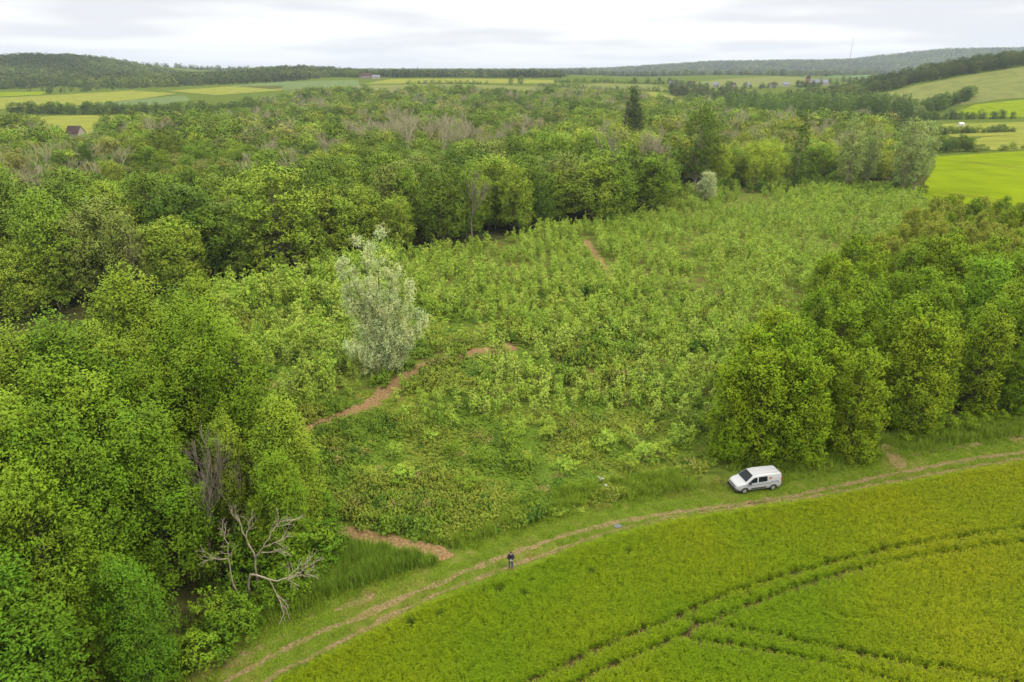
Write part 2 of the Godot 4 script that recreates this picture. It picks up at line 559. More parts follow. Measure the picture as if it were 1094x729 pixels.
func land() -> void:
	top(mi(terrain_mesh(), "ground", null, M.ground), "ground", "green valley floor and rolling hills reaching to the horizon", "ground", "", "structure")
	field("field", "yellow green field behind the small house at far left", [-480, 600, -447, 640, -417, 668, -250, 676, -225, 640, -250, 560, -250, 505, -328, 480, -420, 462], M.crop_yellow)
	field("field", "bare brown strip of soil beside the small house", [-330, 462, -308, 482, -250, 506, -225, 490, -287, 440], M.crop_brown, 0.4)
	field("field", "wide yellow field below the wooded hill at left", [-560, 715, -476, 802, -453, 883, -449, 974, -538, 1026, -600, 940, -680, 870], M.crop_yellow)
	field("field", "blue green wedge of crop beside the wide yellow field", [-473, 798, -451, 883, -425, 940, -380, 860, -390, 795], M.crop_teal)
	field("field", "pale yellow strip field under the dark wood", [-485, 1022, -435, 1110, -357, 1135, -326, 1030, -386, 945], M.crop_yellow)
	field("field", "blue green crop strip below the farmhouse", [-440, 1126, -387, 1230, -275, 1300, -235, 1125, -326, 1036], M.crop_teal)
	field("field", "small green field at the foot of the wooded hill", [-665, 912, -617, 945, -643, 1008, -720, 991], M.crop_bright)
	field("field", "long olive field beyond the forest in the middle distance", [-320, 1020, -217, 1147, -101, 1168, 40, 1103, 57, 1026, 30, 930, -185, 930], M.crop_olive)
	field("field", "bright yellow strip field on the skyline", [-238, 1176, -220, 1330, -80, 1350, 71, 1290, 80, 1182, -103, 1200], M.crop_yellow)
	field("field", "pinkish ploughed field beside the tall dark poplar", [48, 960, 70, 1026, 130, 1030, 120, 860, 61, 860], M.crop_brown)
	field("field", "yellow green field right of the ploughed field", [124, 1030, 203, 1020, 215, 920, 170, 840, 122, 862], M.crop_yellow)
	field("field", "olive field between two hedges beyond the poplar", [63, 1083, 141, 1200, 238, 1225, 240, 1060, 71, 1048], M.crop_olive)
	field("field", "tan meadow behind the village", [290, 1300, 431, 1540, 643, 1760, 700, 1600, 560, 1330, 330, 1200], M.crop_olive)
	field("field", "green field in front of the far wooded ridge", [720, 1700, 850, 2000, 1250, 2400, 1400, 2300, 1000, 1750], M.crop_green)
	field("field", "olive sloping field climbing the right hillside", [395, 742, 402, 815, 466, 840, 600, 850, 700, 800, 560, 728, 484, 728, 448, 716], M.crop_olive)
	field("field", "bright green strip low on the right hillside", [415, 676, 459, 715, 511, 722, 560, 700, 470, 640, 425, 640], M.crop_bright)
	field("field", "yellow grass paddock behind the hedges at right", [262, 412, 309, 466, 360, 490, 330, 400, 262, 385], M.crop_yellow)
	field("field", "bright yellow green wheat field beyond the olive copse", [120, 195, 145, 246, 193, 318, 213, 356, 290, 388, 330, 300, 200, 190], M.crop_bright, 0.05)
	field("field", "rough green meadow under the hillside", [309, 515, 353, 585, 440, 605, 400, 500, 289, 465], M.crop_yellow)
	field("field", "small tan field patch on the wooded hill", [-905, 1280, -860, 1330, -800, 1300, -850, 1240], M.crop_brown, 0.6)
	# tramlines in the bright field beyond the copse
	for l in [[[150, 247, 163, 225], 0.9], [[153.5, 248, 167, 226], 0.9], [[214, 340, 250, 250], 0.9], [[218, 341, 254, 251], 0.9]]:
		top(mi(strip(along([Vector2(l[0][0], l[0][1]), Vector2(l[0][2], l[0][3])], 2.0), l[1], 0.07, 3), "wheel_rut", null, M.soil), "wheel_rut", "faint wheel rut across the far bright wheat field", "rut", "ruts in the far wheat field", "structure")
	# dark litter under the woods, weedy soil of the plantation
	clear_poly = v2([-58, 124, -34, 147, -13, 164, 14, 186, 42, 203, 55, 234, 60, 262, 128, 258, 140, 232, 122, 190, 92, 158, 56, 113, 34, 83, 24, 74, 17, 67, -10, 72, -26, 78, -34, 84, -44, 96, -52, 108])
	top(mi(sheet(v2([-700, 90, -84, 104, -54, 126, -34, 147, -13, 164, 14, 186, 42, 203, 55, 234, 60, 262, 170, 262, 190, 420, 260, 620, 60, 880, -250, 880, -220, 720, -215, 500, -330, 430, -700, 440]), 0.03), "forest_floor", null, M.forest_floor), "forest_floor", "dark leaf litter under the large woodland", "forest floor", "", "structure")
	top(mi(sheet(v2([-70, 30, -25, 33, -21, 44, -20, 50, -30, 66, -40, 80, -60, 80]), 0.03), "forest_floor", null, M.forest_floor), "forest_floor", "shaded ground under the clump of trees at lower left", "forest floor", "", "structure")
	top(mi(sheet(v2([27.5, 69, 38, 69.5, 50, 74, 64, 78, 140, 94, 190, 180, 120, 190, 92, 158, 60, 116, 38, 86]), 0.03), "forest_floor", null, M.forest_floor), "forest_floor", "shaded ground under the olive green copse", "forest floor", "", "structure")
	top(mi(sheet(clear_poly, 0.035), "clearing", null, M.clearing), "clearing", "weedy brown soil of the young poplar plantation", "clearing", "", "structure")
	# the farm track: two wheel ruts with a grassy middle
	var A := [-21.1, 33.9, -20.2, 35.9, -17.1, 38.6, -13.5, 41.2, -9.4, 43.9, -6.0, 45.9, -3.9, 47.4, -0.2, 49.6, 7.8, 53.5, 18.2, 56.3, 24.5, 57.6, 31, 59.4, 38, 61.8, 46.2, 64.3, 52, 65.8, 60, 67.6, 72, 70.4]
	var B := [-18.5, 33.8, -17.4, 35.9, -13.2, 39.3, -9.1, 42.6, -3.4, 46.2, 1.1, 48.6, 8.5, 52.4, 15, 54.8, 23.3, 56.9, 30, 58.4, 36, 60, 45, 62.6, 52, 64.5, 58.6, 66.2, 72, 69]
	for k in range(0, A.size(), 2): track_a.append(Vector2(A[k], A[k + 1]))
	for k in range(0, B.size(), 2): track_b.append(Vector2(B[k], B[k + 1]))
	track_a = smooth(track_a, 0.5)
	track_b = smooth(track_b, 0.5)
	for k in track_a.size():
		var q: Vector2 = track_a[k]
		track_mid.append((q + track_b[clampi(int(k * float(track_b.size()) / track_a.size()), 0, track_b.size() - 1)]) * 0.5)
	top(mi(strip(track_mid, 7.0, 0.012, 40, 0.12), "farm_track", null, noisy([[0.0, lin(0.07, 0.085, 0.014)], [0.4, lin(0.085, 0.115, 0.012)], [0.7, lin(0.11, 0.13, 0.02)], [1.0, lin(0.16, 0.13, 0.045)]], 0.02, 13.0, 44)), "farm_track", "grassy farm track curving along the wheat field", "track", "", "structure")
	top(mi(strip(track_a, 0.56, 0.02, 41, 0.7), "wheel_rut", null, M.dirt), "wheel_rut", "bare earth wheel rut of the track nearer the scrub", "rut", "", "structure")
	top(mi(strip(track_b, 0.4, 0.02, 42, 0.9), "wheel_rut", null, M.dirt), "wheel_rut", "bare earth wheel rut of the track nearer the wheat", "rut", "", "structure")
	top(mi(strip(smooth(arr([-36, 60, -31, 67, -27, 70.5, -24.7, 73, -20, 77, -16.2, 84.5, -12.4, 91.2, -7, 95.6, -0.3, 98.7, 3, 101]), 0.6), 3.1, 0.045, 43, 0.25), "dirt_path", null, M.red_dirt), "dirt_path", "reddish dirt path winding past the pale willow", "path", "", "structure")
	top(mi(strip(smooth(arr([-19, 54, -15, 52.4, -12, 51.3, -8, 50.0, -5.2, 49.4]), 0.5), 2.3, 0.04, 45, 0.3), "dirt_path", null, M.red_dirt), "dirt_path", "short patch of bare reddish earth joining the track", "path", "", "structure")
	top(mi(strip(smooth(arr([18.8, 172, 19.4, 160, 19.8, 150, 20.5, 140, 20, 132]), 1.0), 2.0, 0.045, 46, 0.4), "dirt_path", null, M.red_dirt), "dirt_path", "narrow bare strip among the distant saplings", "path", "", "structure")
	top(mi(strip(smooth(arr([42.0, 63.6, 42.6, 66, 43.2, 69, 43.6, 74]), 0.5), 1.9, 0.04, 47, 0.3), "dirt_path", null, M.dirt), "dirt_path", "bare earth path entering the olive green copse", "path", "", "structure")
	for q in [[arr([-21.6, 37.2, -19.4, 38.6, -17.8, 39.6]), 1.1], [arr([-14.2, 42.6, -12.6, 43.8, -11.2, 44.6]), 0.8], [arr([44, 66.4, 52, 68.6, 60, 70.4]), 0.7]]:
		top(mi(strip(smooth(q[0], 0.4), q[1], 0.03, 49, 0.8), "dry_patch", null, M.dirt), "dry_patch", "patch of dry bare earth on the track verge", "bare earth", "bare patches on the verge", "structure")

func arr(a: Array) -> Array:
	var out := []
	for k in range(0, a.size(), 2): out.append(Vector2(a[k], a[k + 1]))
	return out

# ------------------------------------------------------------------ prototypes
func prototypes() -> void:
	kind("ash", 6, 100, {"h": 18.0, "base": 0.12, "rx": 3.3, "rz": 3.3, "shape": "ovoid", "n": 125, "cr": 1.1, "leaves": 400, "size": 0.23, "trunk": 0.22, "wide": 0.5, "flat": 1.15})
	kind("alder", 6, 200, {"h": 14.0, "base": 0.03, "rx": 2.7, "rz": 2.7, "shape": "ovoid", "n": 110, "cr": 0.85, "leaves": 300, "size": 0.2, "trunk": 0.2, "wide": 0.7, "flat": 0.95})
	kind("wood", 8, 300, {"h": 16.0, "base": 0.17, "rx": 4.6, "rz": 4.6, "shape": "ovoid", "n": 100, "cr": 1.3, "leaves": 240, "size": 0.28, "trunk": 0.2, "flat": 0.9})
	kind("poplar", 3, 400, {"h": 28.0, "base": 0.2, "rx": 5.4, "rz": 5.4, "shape": "round", "n": 120, "cr": 1.5, "leaves": 200, "size": 0.36, "trunk": 0.36})
	kind("lombardy", 2, 450, {"h": 27.0, "base": 0.06, "rx": 2.3, "rz": 2.3, "shape": "column", "n": 70, "cr": 1.15, "leaves": 130, "size": 0.42, "trunk": 0.3})
	kind("spire", 1, 470, {"h": 33.0, "base": 0.1, "rx": 6.6, "rz": 6.6, "shape": "cone", "n": 170, "cr": 1.6, "leaves": 190, "size": 0.45, "trunk": 0.5})
	kind("far", 6, 500, {"h": 14.0, "base": 0.08, "rx": 4.6, "rz": 4.6, "shape": "ovoid", "n": 50, "cr": 1.55, "leaves": 115, "size": 0.48, "trunk": 0.2})
	kind("tiny", 4, 540, {"h": 12.0, "base": 0.05, "rx": 4.4, "rz": 4.4, "shape": "dome", "n": 14, "cr": 2.1, "leaves": 34, "size": 1.3, "trunk": 0.2})
	kind("shrub", 4, 560, {"h": 4.0, "base": 0.02, "rx": 1.9, "rz": 1.9, "shape": "dome", "n": 26, "cr": 0.7, "leaves": 130, "size": 0.2, "trunk": 0.06})
	# bare trees
	var bare := []
	for k in 4:
		var r := RandomNumberGenerator.new()
		r.seed = 600 + k
		var b := Buf.new()
		branchy(b, r, Vector3(0, -0.2, 0), Vector3.UP, 4.6, 0.2, 4, 0.4, 0.4)
		bare.append([b.mesh(), Buf.new().mesh()])
	kinds["bare"] = {"list": bare, "h": 11.0}

# ------------------------------------------------------------------ the large woodland
var tree_rest := {}
func rest_tree(kind_: String, variant: int, t: Transform3D, c: Color) -> void:
	var key := "%s/%d" % [kind_, variant]
	if not tree_rest.has(key): tree_rest[key] = []
	tree_rest[key].append([t, c])

func woodland() -> void:
	var r := RandomNumberGenerator.new()
	r.seed = 77
	var poly := v2([-760, 250, -200, 150, -130, 112, -84, 107, -54, 129, -34, 149, -13, 166, 14, 188, 42, 205, 54, 236, 60, 268, 165, 268, 205, 330, 215, 400, 250, 470, 185, 560, 200, 700, 60, 900, -250, 890, -235, 690, -225, 500, -250, 480, -330, 425, -760, 440])
	var edge := arr([-130, 112, -84, 107, -54, 129, -34, 149, -13, 166, 14, 188, 42, 205, 54, 236, 60, 268])
	var cand := []
	var d := 100.0
	while d < 900.0:
		var step := 7.2 if d < 260.0 else (7.6 if d < 480.0 else 8.2)
		var x := -0.80 * d - 45.0
		while x < 0.55 * d:
			var p := Vector2(x + r.randf_range(-0.4, 0.4) * step, d + r.randf_range(-0.4, 0.4) * step)
			x += step
			if not Geometry2D.is_point_in_polygon(p, poly): continue
			if inside(p, fields): continue
			if Vector2(-283, 461).distance_to(p) < 16.0 or (absf(p.x + 283.0 * p.y / 461.0) < 11.0 and p.y > 385.0 and p.y < 470.0): continue
			cand.append(p)
		d += step
	cand.sort_custom(func(a, b): return a.length() < b.length())
	var made := 0
	for p in cand:
		var k: float = tone.get_noise_2d(p.x * 0.5, p.y * 0.5)
		var k2: float = tone.get_noise_2d(p.x * 0.9 + 400, p.y * 0.9)
		var e := near_line(p, edge)
		var low := ss(25, 90, e)
		var h := lerpf(17.0, 11.5 + 8.0 * k, low) * r.randf_range(0.66, 1.2)
		if p.x > 60.0: h = (10.5 if p.y < 400.0 else 14.0) * r.randf_range(0.7, 1.15)
		var turn := r.randf() * TAU
		var in_frame: bool = absf(p.x) < 0.72 * p.y + 22.0
		var dead: bool = (k2 > 0.1 and low > 0.3 and r.randf() < 0.27) or (p.x > -95 and p.x < 20 and p.y > 330 and p.y < 470 and r.randf() < 0.5)
		if made < 290 and in_frame and not dead and p.y < 330:
			made += 1
			var w := clampi(int((k2 * 1.2 + 0.5) * 3.0 + r.randf_range(-1.8, 2.2)), 0, 4)
			var names := ["dark green", "mid green", "light green", "grey green", "deep green"]
			var edge_tree: bool = e < 5.0
			plant("wood", r.randi() % 8, on(p.x, p.y), h, turn, M.wood[w], M.bark, "woodland_tree", names[w] + (" broadleaf tree on the woodland edge above the saplings" if edge_tree else " broadleaf tree inside the large woodland"), "tree", names[w] + (" trees on the woodland edge" if edge_tree else " trees inside the woodland"), r.randf_range(0.8, 1.5))
		else:
			var c: Color = [Color(0.15, 0.22, 0.018), Color(0.2, 0.295, 0.02), Color(0.28, 0.37, 0.03), Color(0.27, 0.3, 0.055), Color(0.11, 0.18, 0.016)][clampi(int((k2 * 1.2 + 0.5) * 3.0 + r.randf_range(-1.8, 2.2)), 0, 4)]
			if p.x > 62.0 and p.y < 420.0 and r.randf() < 0.5: c = Color(0.3, 0.35, 0.03)
			if dead:
				rest_tree("bare", r.randi() % 4, spot(on(p.x, p.y), turn, Vector3(1.3, 1.0, 1.3) * h / 10.5), Color(0.35, 0.32, 0.19))
				if r.randf() < 0.5: continue
				h *= 0.6
			var f := h / 14.0
			var wd := r.randf_range(0.85, 1.5)
			var gl := r.randf_range(0.82, 1.2)
			c = Color(c.r * gl * r.randf_range(0.92, 1.1), c.g * gl, c.b * gl)
			if p.y < 300.0: rest_tree("wood", r.randi() % 8, spot(on(p.x, p.y), turn, Vector3(f * wd, f, f * wd) * 14.0 / 16.0), c)
			else: rest_tree("far", r.randi() % 6, spot(on(p.x, p.y), turn, Vector3(f * wd, f, f * wd)), c)
	var o := Node3D.new()
	for key in tree_rest:
		var kk: PackedStringArray = key.split("/")
		var pair: Array = kinds[kk[0]].list[int(kk[1])]
		var m := ArrayMesh.new()
		for q in 2:
			if pair[q].get_surface_count():
				var a: Array = pair[q].surface_get_arrays(0)
				m.add_surface_from_arrays(Mesh.PRIMITIVE_TRIANGLES, a)
				m.surface_set_material(m.get_surface_count() - 1, M.tree_mass)
		var g := mass("tree_mass", m, tree_rest[key], o)
		g.set_meta("kind", "stuff")
	top(o, "woodland_mass", "large mixed woodland filling the valley behind the plantation", "woodland", "", "stuff")

# ------------------------------------------------------------------ hedges, hill woods, far ridge
func far_mass(called: String, label: String, places: Array, proto: String) -> void:
	var o := Node3D.new()
	var n: int = kinds[proto].list.size()
	for v in n:
		var some := []
		for k in range(v, places.size(), n): some.append(places[k])
		if some.is_empty(): continue
		var m := ArrayMesh.new()
		for q in 2:
			m.add_surface_from_arrays(Mesh.PRIMITIVE_TRIANGLES, kinds[proto].list[v][q].surface_get_arrays(0))
			m.surface_set_material(q, M.tree_mass)
		mass("tree_mass", m, some, o).set_meta("kind", "stuff")
	top(o, called, label, "trees", "", "stuff")

func scatter(polys: Array, step: float, hmin: float, hmax: float, proto: String, cols: Array, seed_: int, keep := 1.0) -> Array:
	var r := RandomNumberGenerator.new()
	r.seed = seed_
	var out := []
	for poly in polys:
		var lo: Vector2 = poly[0]
		var hi: Vector2 = poly[0]
		for p in poly:
			lo = lo.min(p)
			hi = hi.max(p)
		var y := lo.y
		while y < hi.y:
			var x := lo.x
			while x < hi.x:
				var p := Vector2(x + r.randf_range(-0.45, 0.45) * step, y + r.randf_range(-0.45, 0.45) * step)
				x += step
				if absf(p.x) > 0.82 * p.y + 30.0 or r.randf() > keep: continue
				if not Geometry2D.is_point_in_polygon(p, poly) or inside(p, fields): continue
				var f: float = r.randf_range(hmin, hmax) / kinds[proto].h
				var c: Color = cols[r.randi() % cols.size()]
				var g := r.randf_range(0.8, 1.15) * (1.15 + 0.9 * tone.get_noise_2d(p.x * 0.22, p.y * 0.22))
				out.append([spot(on(p.x, p.y), r.randf() * TAU, Vector3(f * 1.1, f, f * 1.1)), Color(c.r * g, c.g * g, c.b * g)])
			y += step
	return out

func hedge(called: String, label: String, line: Array, step: float, hmin: float, hmax: float, seed_: int, proto := "far", mat := 0) -> void:
	# every tree of the hedge is a thing of its own
	var r := RandomNumberGenerator.new()
	r.seed = seed_
	for p in along(line, step):
		var q: Vector2 = p + Vector2(r.randf_range(-0.3, 0.3), r.randf_range(-0.3, 0.3)) * step
		plant(proto, r.randi() % 6, on(q.x, q.y), r.randf_range(hmin, hmax), r.randf() * TAU, M.wood[[0, 4, 1, 0][(mat + r.randi()) % 4]], M.bark, called, label, "tree", label, r.randf_range(1.0, 1.4))

func far_trees() -> void:
	var g := [Color(0.105, 0.15, 0.025), Color(0.135, 0.18, 0.03), Color(0.085, 0.13, 0.024), Color(0.17, 0.205, 0.045)]
	hedge("hedge_tree", "round dark tree in the hedge behind the small house", arr([-480, 690, -388, 684, -342, 694, -266, 694]), 4.6, 8, 12.5, 901)
	hedge("hedge_tree", "tree in the dark row right of the left fields", arr([-262, 700, -244, 760, -228, 840, -180, 900]), 8.0, 11, 16, 902)
	hedge("hedge_tree", "bush in the short hedge on the olive field", arr([-170, 1172, -115, 1180, -40, 1176]), 4.5, 4, 7.5, 903, "tiny")
	hedge("hedge_tree", "round tree in the broken hedge below the yellow strip", arr([0, 1170, 14, 1176]), 8.0, 10, 14, 904)
	hedge("hedge_tree", "bush in the thin hedge beside the poplar fields", arr([40, 1120, 120, 1050, 240, 1040]), 4.5, 3.5, 7.5, 905, "tiny")
	hedge("hedge_tree", "bush in the upper hedge beyond the poplar", arr([70, 1200, 150, 1225, 250, 1240]), 4.5, 4, 9, 906, "tiny")
	hedge("hedge_tree", "dark tree in the hedge behind the bright wheat field", arr([196, 366, 215, 372, 232, 376, 250, 384]), 4.6, 5, 9, 907, "wood")
	hedge("hedge_tree", "low bush along the far side of the bright wheat field", arr([250, 380, 290, 396, 330, 410]), 5.5, 2, 4, 908, "shrub")
	hedge("hedge_tree", "bush in the middle hedge of the right paddocks", arr([232, 462, 262, 470, 300, 492, 360, 510]), 3.2, 3, 6, 909, "shrub")
	hedge("hedge_tree", "bush in the upper hedge of the right paddocks", arr([262, 540, 310, 590, 370, 628, 440, 632]), 4.6, 5, 9, 910)
	hedge("hedge_tree", "tree in the dark row climbing the right hillside", arr([360, 660, 405, 690, 440, 722, 478, 752]), 6.0, 9, 15, 911)
	hedge("hedge_tree", "tree left of the farmhouse on the skyline", arr([-340, 1390, -300, 1390, -285, 1378]), 7.0, 9, 16, 912)
	hedge("hedge_tree", "conifer in the short row right of the farmhouse", arr([-232, 1400, -200, 1402, -170, 1400]), 7.0, 14, 20, 913, "lombardy", 1)
	far_mass("tree_belt", "belt of dark poplars behind the yellow green trees", scatter([v2([170, 560, 190, 640, 320, 660, 330, 580, 250, 540])], 6.5, 17, 25, "lombardy", [Color(0.16, 0.235, 0.045), Color(0.13, 0.205, 0.04)], 920), "lombardy")
	far_mass("wood_belt", "mixed trees at the foot of the right hillside", scatter([v2([160, 420, 230, 400, 260, 470, 300, 560, 372, 640, 350, 700, 250, 660, 180, 560]), v2([390, 690, 405, 700, 470, 745, 475, 757, 400, 720])], 8.0, 6, 13, "far", g, 921, 0.8), "far")
	far_mass("wood_belt", "wooded crest above the sloping right field", scatter([v2([300, 830, 340, 812, 397, 822, 466, 846, 620, 856, 800, 800, 900, 900, 700, 960, 480, 900, 350, 880])], 9.0, 9, 14, "far", g, 922), "far")
	far_mass("wood_belt", "trees and gardens round the village in the valley", scatter([v2([215, 700, 330, 690, 330, 800, 300, 1200, 420, 1130, 520, 1300, 620, 1400, 800, 1300, 1100, 1700, 640, 1420, 480, 1160, 290, 1290, 150, 1250, 260, 1240, 215, 1000])], 15.0, 6, 12, "far", g, 923, 0.6), "far")
	far_mass("hill_wood", "dark woods covering the left hill", scatter([v2([-740, 1040, -690, 1090, -560, 1060, -460, 1160, -380, 1240, -340, 1400, -200, 1400, 90, 1370, 110, 1460, -350, 1560, -700, 1900, -1600, 1900, -1600, 1100, -900, 1060])], 11.0, 8, 15, "tiny", g, 924), "tiny")
	far_mass("hill_wood", "scattered hedges and thickets below the left hill", scatter([v2([-700, 880, -690, 1000, -560, 1060, -620, 960, -900, 1000, -900, 850])], 11.0, 5, 9, "tiny", g, 925, 0.5), "tiny")
	far_mass("hill_wood", "thin woods across the plain beyond the skyline field", scatter([v2([-700, 2000, 1000, 1800, 640, 1790, 1500, 2450, 2600, 2600, 2600, 3300, -2200, 3300])], 34.0, 10, 18, "tiny", g, 926, 0.75), "tiny")
	far_mass("ridge_wood", "forest covering the long distant ridge", scatter([v2([-3400, 3300, 3900, 3300, 3900, 4750, -3400, 4750])], 27.0, 14, 24, "tiny", g, 927), "tiny")

# ------------------------------------------------------------------ near trees
func near_trees() -> void:
	var r := RandomNumberGenerator.new()
	r.seed = 31
	# the clump at lower left
	var clump_poly := v2([-23.5, 34, -19, 42, -17.5, 49, -22.5, 57, -29, 67, -38, 82, -45, 80, -44, 64, -52, 54, -64, 45, -64, 26, -34, 26])
	var d := 26.0
	var k := 0
	while d < 92.0:
		var x := -80.0
		while x < -16.0:
			var p := Vector2(x + r.randf_range(-1.6, 1.6), d + r.randf_range(-1.6, 1.6))
			x += 5.0
			if not Geometry2D.is_point_in_polygon(p, clump_poly): continue
			if p.x < -0.70 * p.y - 20.0: continue
			if p.distance_to(Vector2(-21.3, 42.6)) < 4.6 or p.distance_to(Vector2(-25.3, 46.6)) < 2.8: continue
			var near_edge: bool = p.x > -26.0 and p.y < 55.0
			var h := (14.0 if near_edge else 17.5) * r.randf_range(0.74, 1.12)
			var w: int = [3, 0, 1][r.randi() % 3] if p.y < 46.0 else [0, 1, 2, 2][r.randi() % 4]
			var names := ["mid green", "lighter green", "yellow green", "deep green"]
			var where := "at the track side of the lower left clump" if near_edge else ("in the front of the lower left clump" if p.y < 50.0 else "in the back of the lower left clump")
			plant("ash", r.randi() % 6, Vector3(p.x, 0, -p.y), h, r.randf() * TAU, M.ash[w], M.bark, "ash_tree", names[w] + " ash tree " + where, "tree", names[w] + " ash trees " + where, r.randf_range(0.9, 1.25))
			k += 1
		d += 5.2
	# the olive copse on the right
	var copse := v2([25.6, 65.2, 38, 65.8, 50, 71, 64, 75, 110, 88, 150, 180, 118, 186, 94, 162, 58, 117, 35, 84])
	d = 66.6
	while d < 188.0:
		var x := 21.6
		while x < 140.0:
			var p := Vector2(x + r.randf_range(-1.2, 1.2), d + r.randf_range(-1.2, 1.2))
			x += 5.1 if d < 120.0 else 5.0
			if not Geometry2D.is_point_in_polygon(p, copse): continue
			if p.x > 0.70 * p.y + 24.0: continue
			if p.distance_to(Vector2(42.9, 67.5)) < 3.2 or p.distance_to(Vector2(70, 96)) < 5.0: continue
			var back: bool = p.y > 118.0
			var h := (13.0 if not back else 10.0) * r.randf_range(0.72, 1.18)
			var w: int = 3 if back and r.randf() < 0.6 else r.randi() % 3
			var names := ["olive green", "green", "yellow olive", "brownish olive"]
			var front: bool = p.y < 74.0 + maxf(0.0, p.x - 48.0) * 0.35
			var where := "in the front row of the copse beside the track" if front else ("at the back of the right copse" if back else "in the middle of the right copse")
			plant("alder", r.randi() % 6, Vector3(p.x, 0, -p.y), h, r.randf() * TAU, M.olive[w], M.bark, "copse_tree", names[w] + " tree " + where, "tree", names[w] + " trees " + where, r.randf_range(0.88, 1.12))
		d += 5.1 if d < 120.0 else 5.0
	for q in [[24.6, 66.4, 12.0], [26.6, 70.5, 13.2], [30.2, 66.0, 13.4], [28.8, 76.0, 12.0], [32.5, 80.0, 12.5]]:
		plant("alder", int(q[0]), Vector3(q[0], 0, -q[1]), q[2], q[0], M.olive[int(q[1]) % 2], M.bark, "copse_tree", "green tree in the front row of the copse beside the track" if q[1] < 74.0 else "green tree on the left flank of the right copse", "tree", "trees on the left flank of the right copse", 1.1)
	var row := []
	for c in get_children():
		if c.has_meta("label") and "front row of the copse" in c.get_meta("label"): row.append(c)
	row.sort_custom(func(a, b): return a.position.x < b.position.x)
	var nth := ["first", "second", "third", "fourth", "fifth", "sixth", "seventh", "eighth", "ninth", "tenth", "eleventh", "twelfth", "thirteenth", "fourteenth", "fifteenth", "sixteenth", "seventeenth", "eighteenth"]
	for q in mini(row.size(), nth.size()):
		var look: String = row[q].get_meta("label").split(" tree ")[0]
		row[q].set_meta("label", "%s tree, %s from the van along the front of the right copse" % [look, nth[q]])
		row[q].set_meta("group", "front row trees of the right copse")
	row.clear()
	for c in get_children():
		if c.has_meta("label") and "track side of the lower left clump" in c.get_meta("label"): row.append(c)
	row.sort_custom(func(a, b): return a.position.z > b.position.z)
	for q in mini(row.size(), nth.size()):
		var look: String = row[q].get_meta("label").split(" ash ")[0]
		row[q].set_meta("label", "%s ash tree, %s from the bottom edge along the left clump's track side" % [look, nth[q]])
		row[q].set_meta("group", "ash trees along the track side of the left clump")
	plant("ash", 1, Vector3(70.8, 0, -98), 14.5, 0.5, M.fresh, M.bark, "maple_tree", "vivid green tree standing out of the olive copse", "tree", "", 1.3)
	# the back row behind the plantation
	var named := [
		["poplar", 66, 250, 29.0, M.wood[0], "tall dark poplar at the left end of the back row", 1.0, "poplar_tree"],
		["poplar", 73, 262, 25.0, M.wood[0], "dark green tree beside the tall dark poplar", 1.1, "poplar_tree"],
		["lombardy", 101.5, 248, 27.5, M.wood[0], "narrow columnar poplar rising from the yellow green trees", 1.0, "columnar_poplar"],
		["poplar", 119, 246, 25.0, M.poplar, "grey green poplar with pale trunk in the back row", 0.85, "poplar_tree"],
		["poplar", 128, 250, 23.0, M.poplar, "slim leaning poplar between the two big ones", 0.6, "poplar_tree"],
		["poplar", 136, 240, 25.5, M.poplar, "big grey green poplar at the right end of the back row", 0.95, "poplar_tree"],
		["poplar", 143, 246, 24.0, M.poplar, "broad poplar overhanging the bright wheat field", 0.95, "poplar_tree"],
		["poplar", 131, 262, 21.0, M.wood[1], "green tree behind the big grey poplars", 1.0, "poplar_tree"],
		["spire", 59, 345, 33.0, M.dark_poplar, "tall dark pointed poplar rising above the woodland", 1.0, "pointed_poplar"],
	]
	for n in named:
		plant(n[0], int(n[1]), on(n[1], n[2]), n[3], n[1] * 1.7, n[4], M.pale_bark, n[7], n[5], "tree", "", n[6])
	for q in 34:
		var p := Vector2(r.randf_range(76, 128), r.randf_range(252, 285))
		plant("wood", r.randi() % 8, on(p.x, p.y), r.randf_range(9, 17), r.randf() * TAU, [M.lime, M.wood[2], M.lime, M.wood[1]][q % 4], M.pale_bark, "young_tree", "yellow green tree in the sunny group behind the plantation", "tree", "yellow green trees behind the plantation")
	for q in 22:
		var p := Vector2(lerpf(60, 146, q / 21.0), 250 + r.randf_range(-5, 4))
		plant("shrub", r.randi() % 4, on(p.x, p.y), r.randf_range(3, 6.5), r.randf() * TAU, M.wood[[0, 4, 1][q % 3]], M.bark, "shrub", "dark shrub under the back row of poplars", "shrub", "shrubs under the poplars")
	plant("ash", 1, on(64.5, 229), 9.5, 0.3, M.willow, M.pale_bark, "small_willow", "small pale willow at the far end of the plantation", "tree", "", 1.6)
	plant("shrub", 2, on(69.6, 226.6), 3.4, 0.3, M.wood[4], M.bark, "shrub", "dark round bush right of the small pale willow", "shrub")
	plant("shrub", 1, on(61.2, 227), 3.2, 0.3, M.wood[4], M.bark, "shrub", "dark round bush left of the small pale willow", "shrub")
	# bare trunks in the woodland edge
	var gap := [[46, 216, 20.0, "pair of bleached bare trees above the woodland edge"], [43.5, 214, 18.5, "pair of bleached bare trees above the woodland edge"], [33, 208, 19.0, "thin bare tree left of the bleached pair"], [-10, 168, 14, "slim dead trunk standing at the woodland edge"], [-70, 121, 11, "pale dead tree fallen among dark trees at the far left edge"]]
	for q in gap.size():
		var o := Node3D.new()
		mi(kinds.bare.list[q % 4][0], "trunk", o, M.dead_wood if q < 2 else M.grey_twig)
		o.position = on(gap[q][0], gap[q][1])
		o.rotation.y = q * 1.3
		o.scale = Vector3.ONE * gap[q][2] / 10.0
		top(o, "bare_tree", gap[q][3], "dead tree", "bleached bare trees" if q < 2 else "")
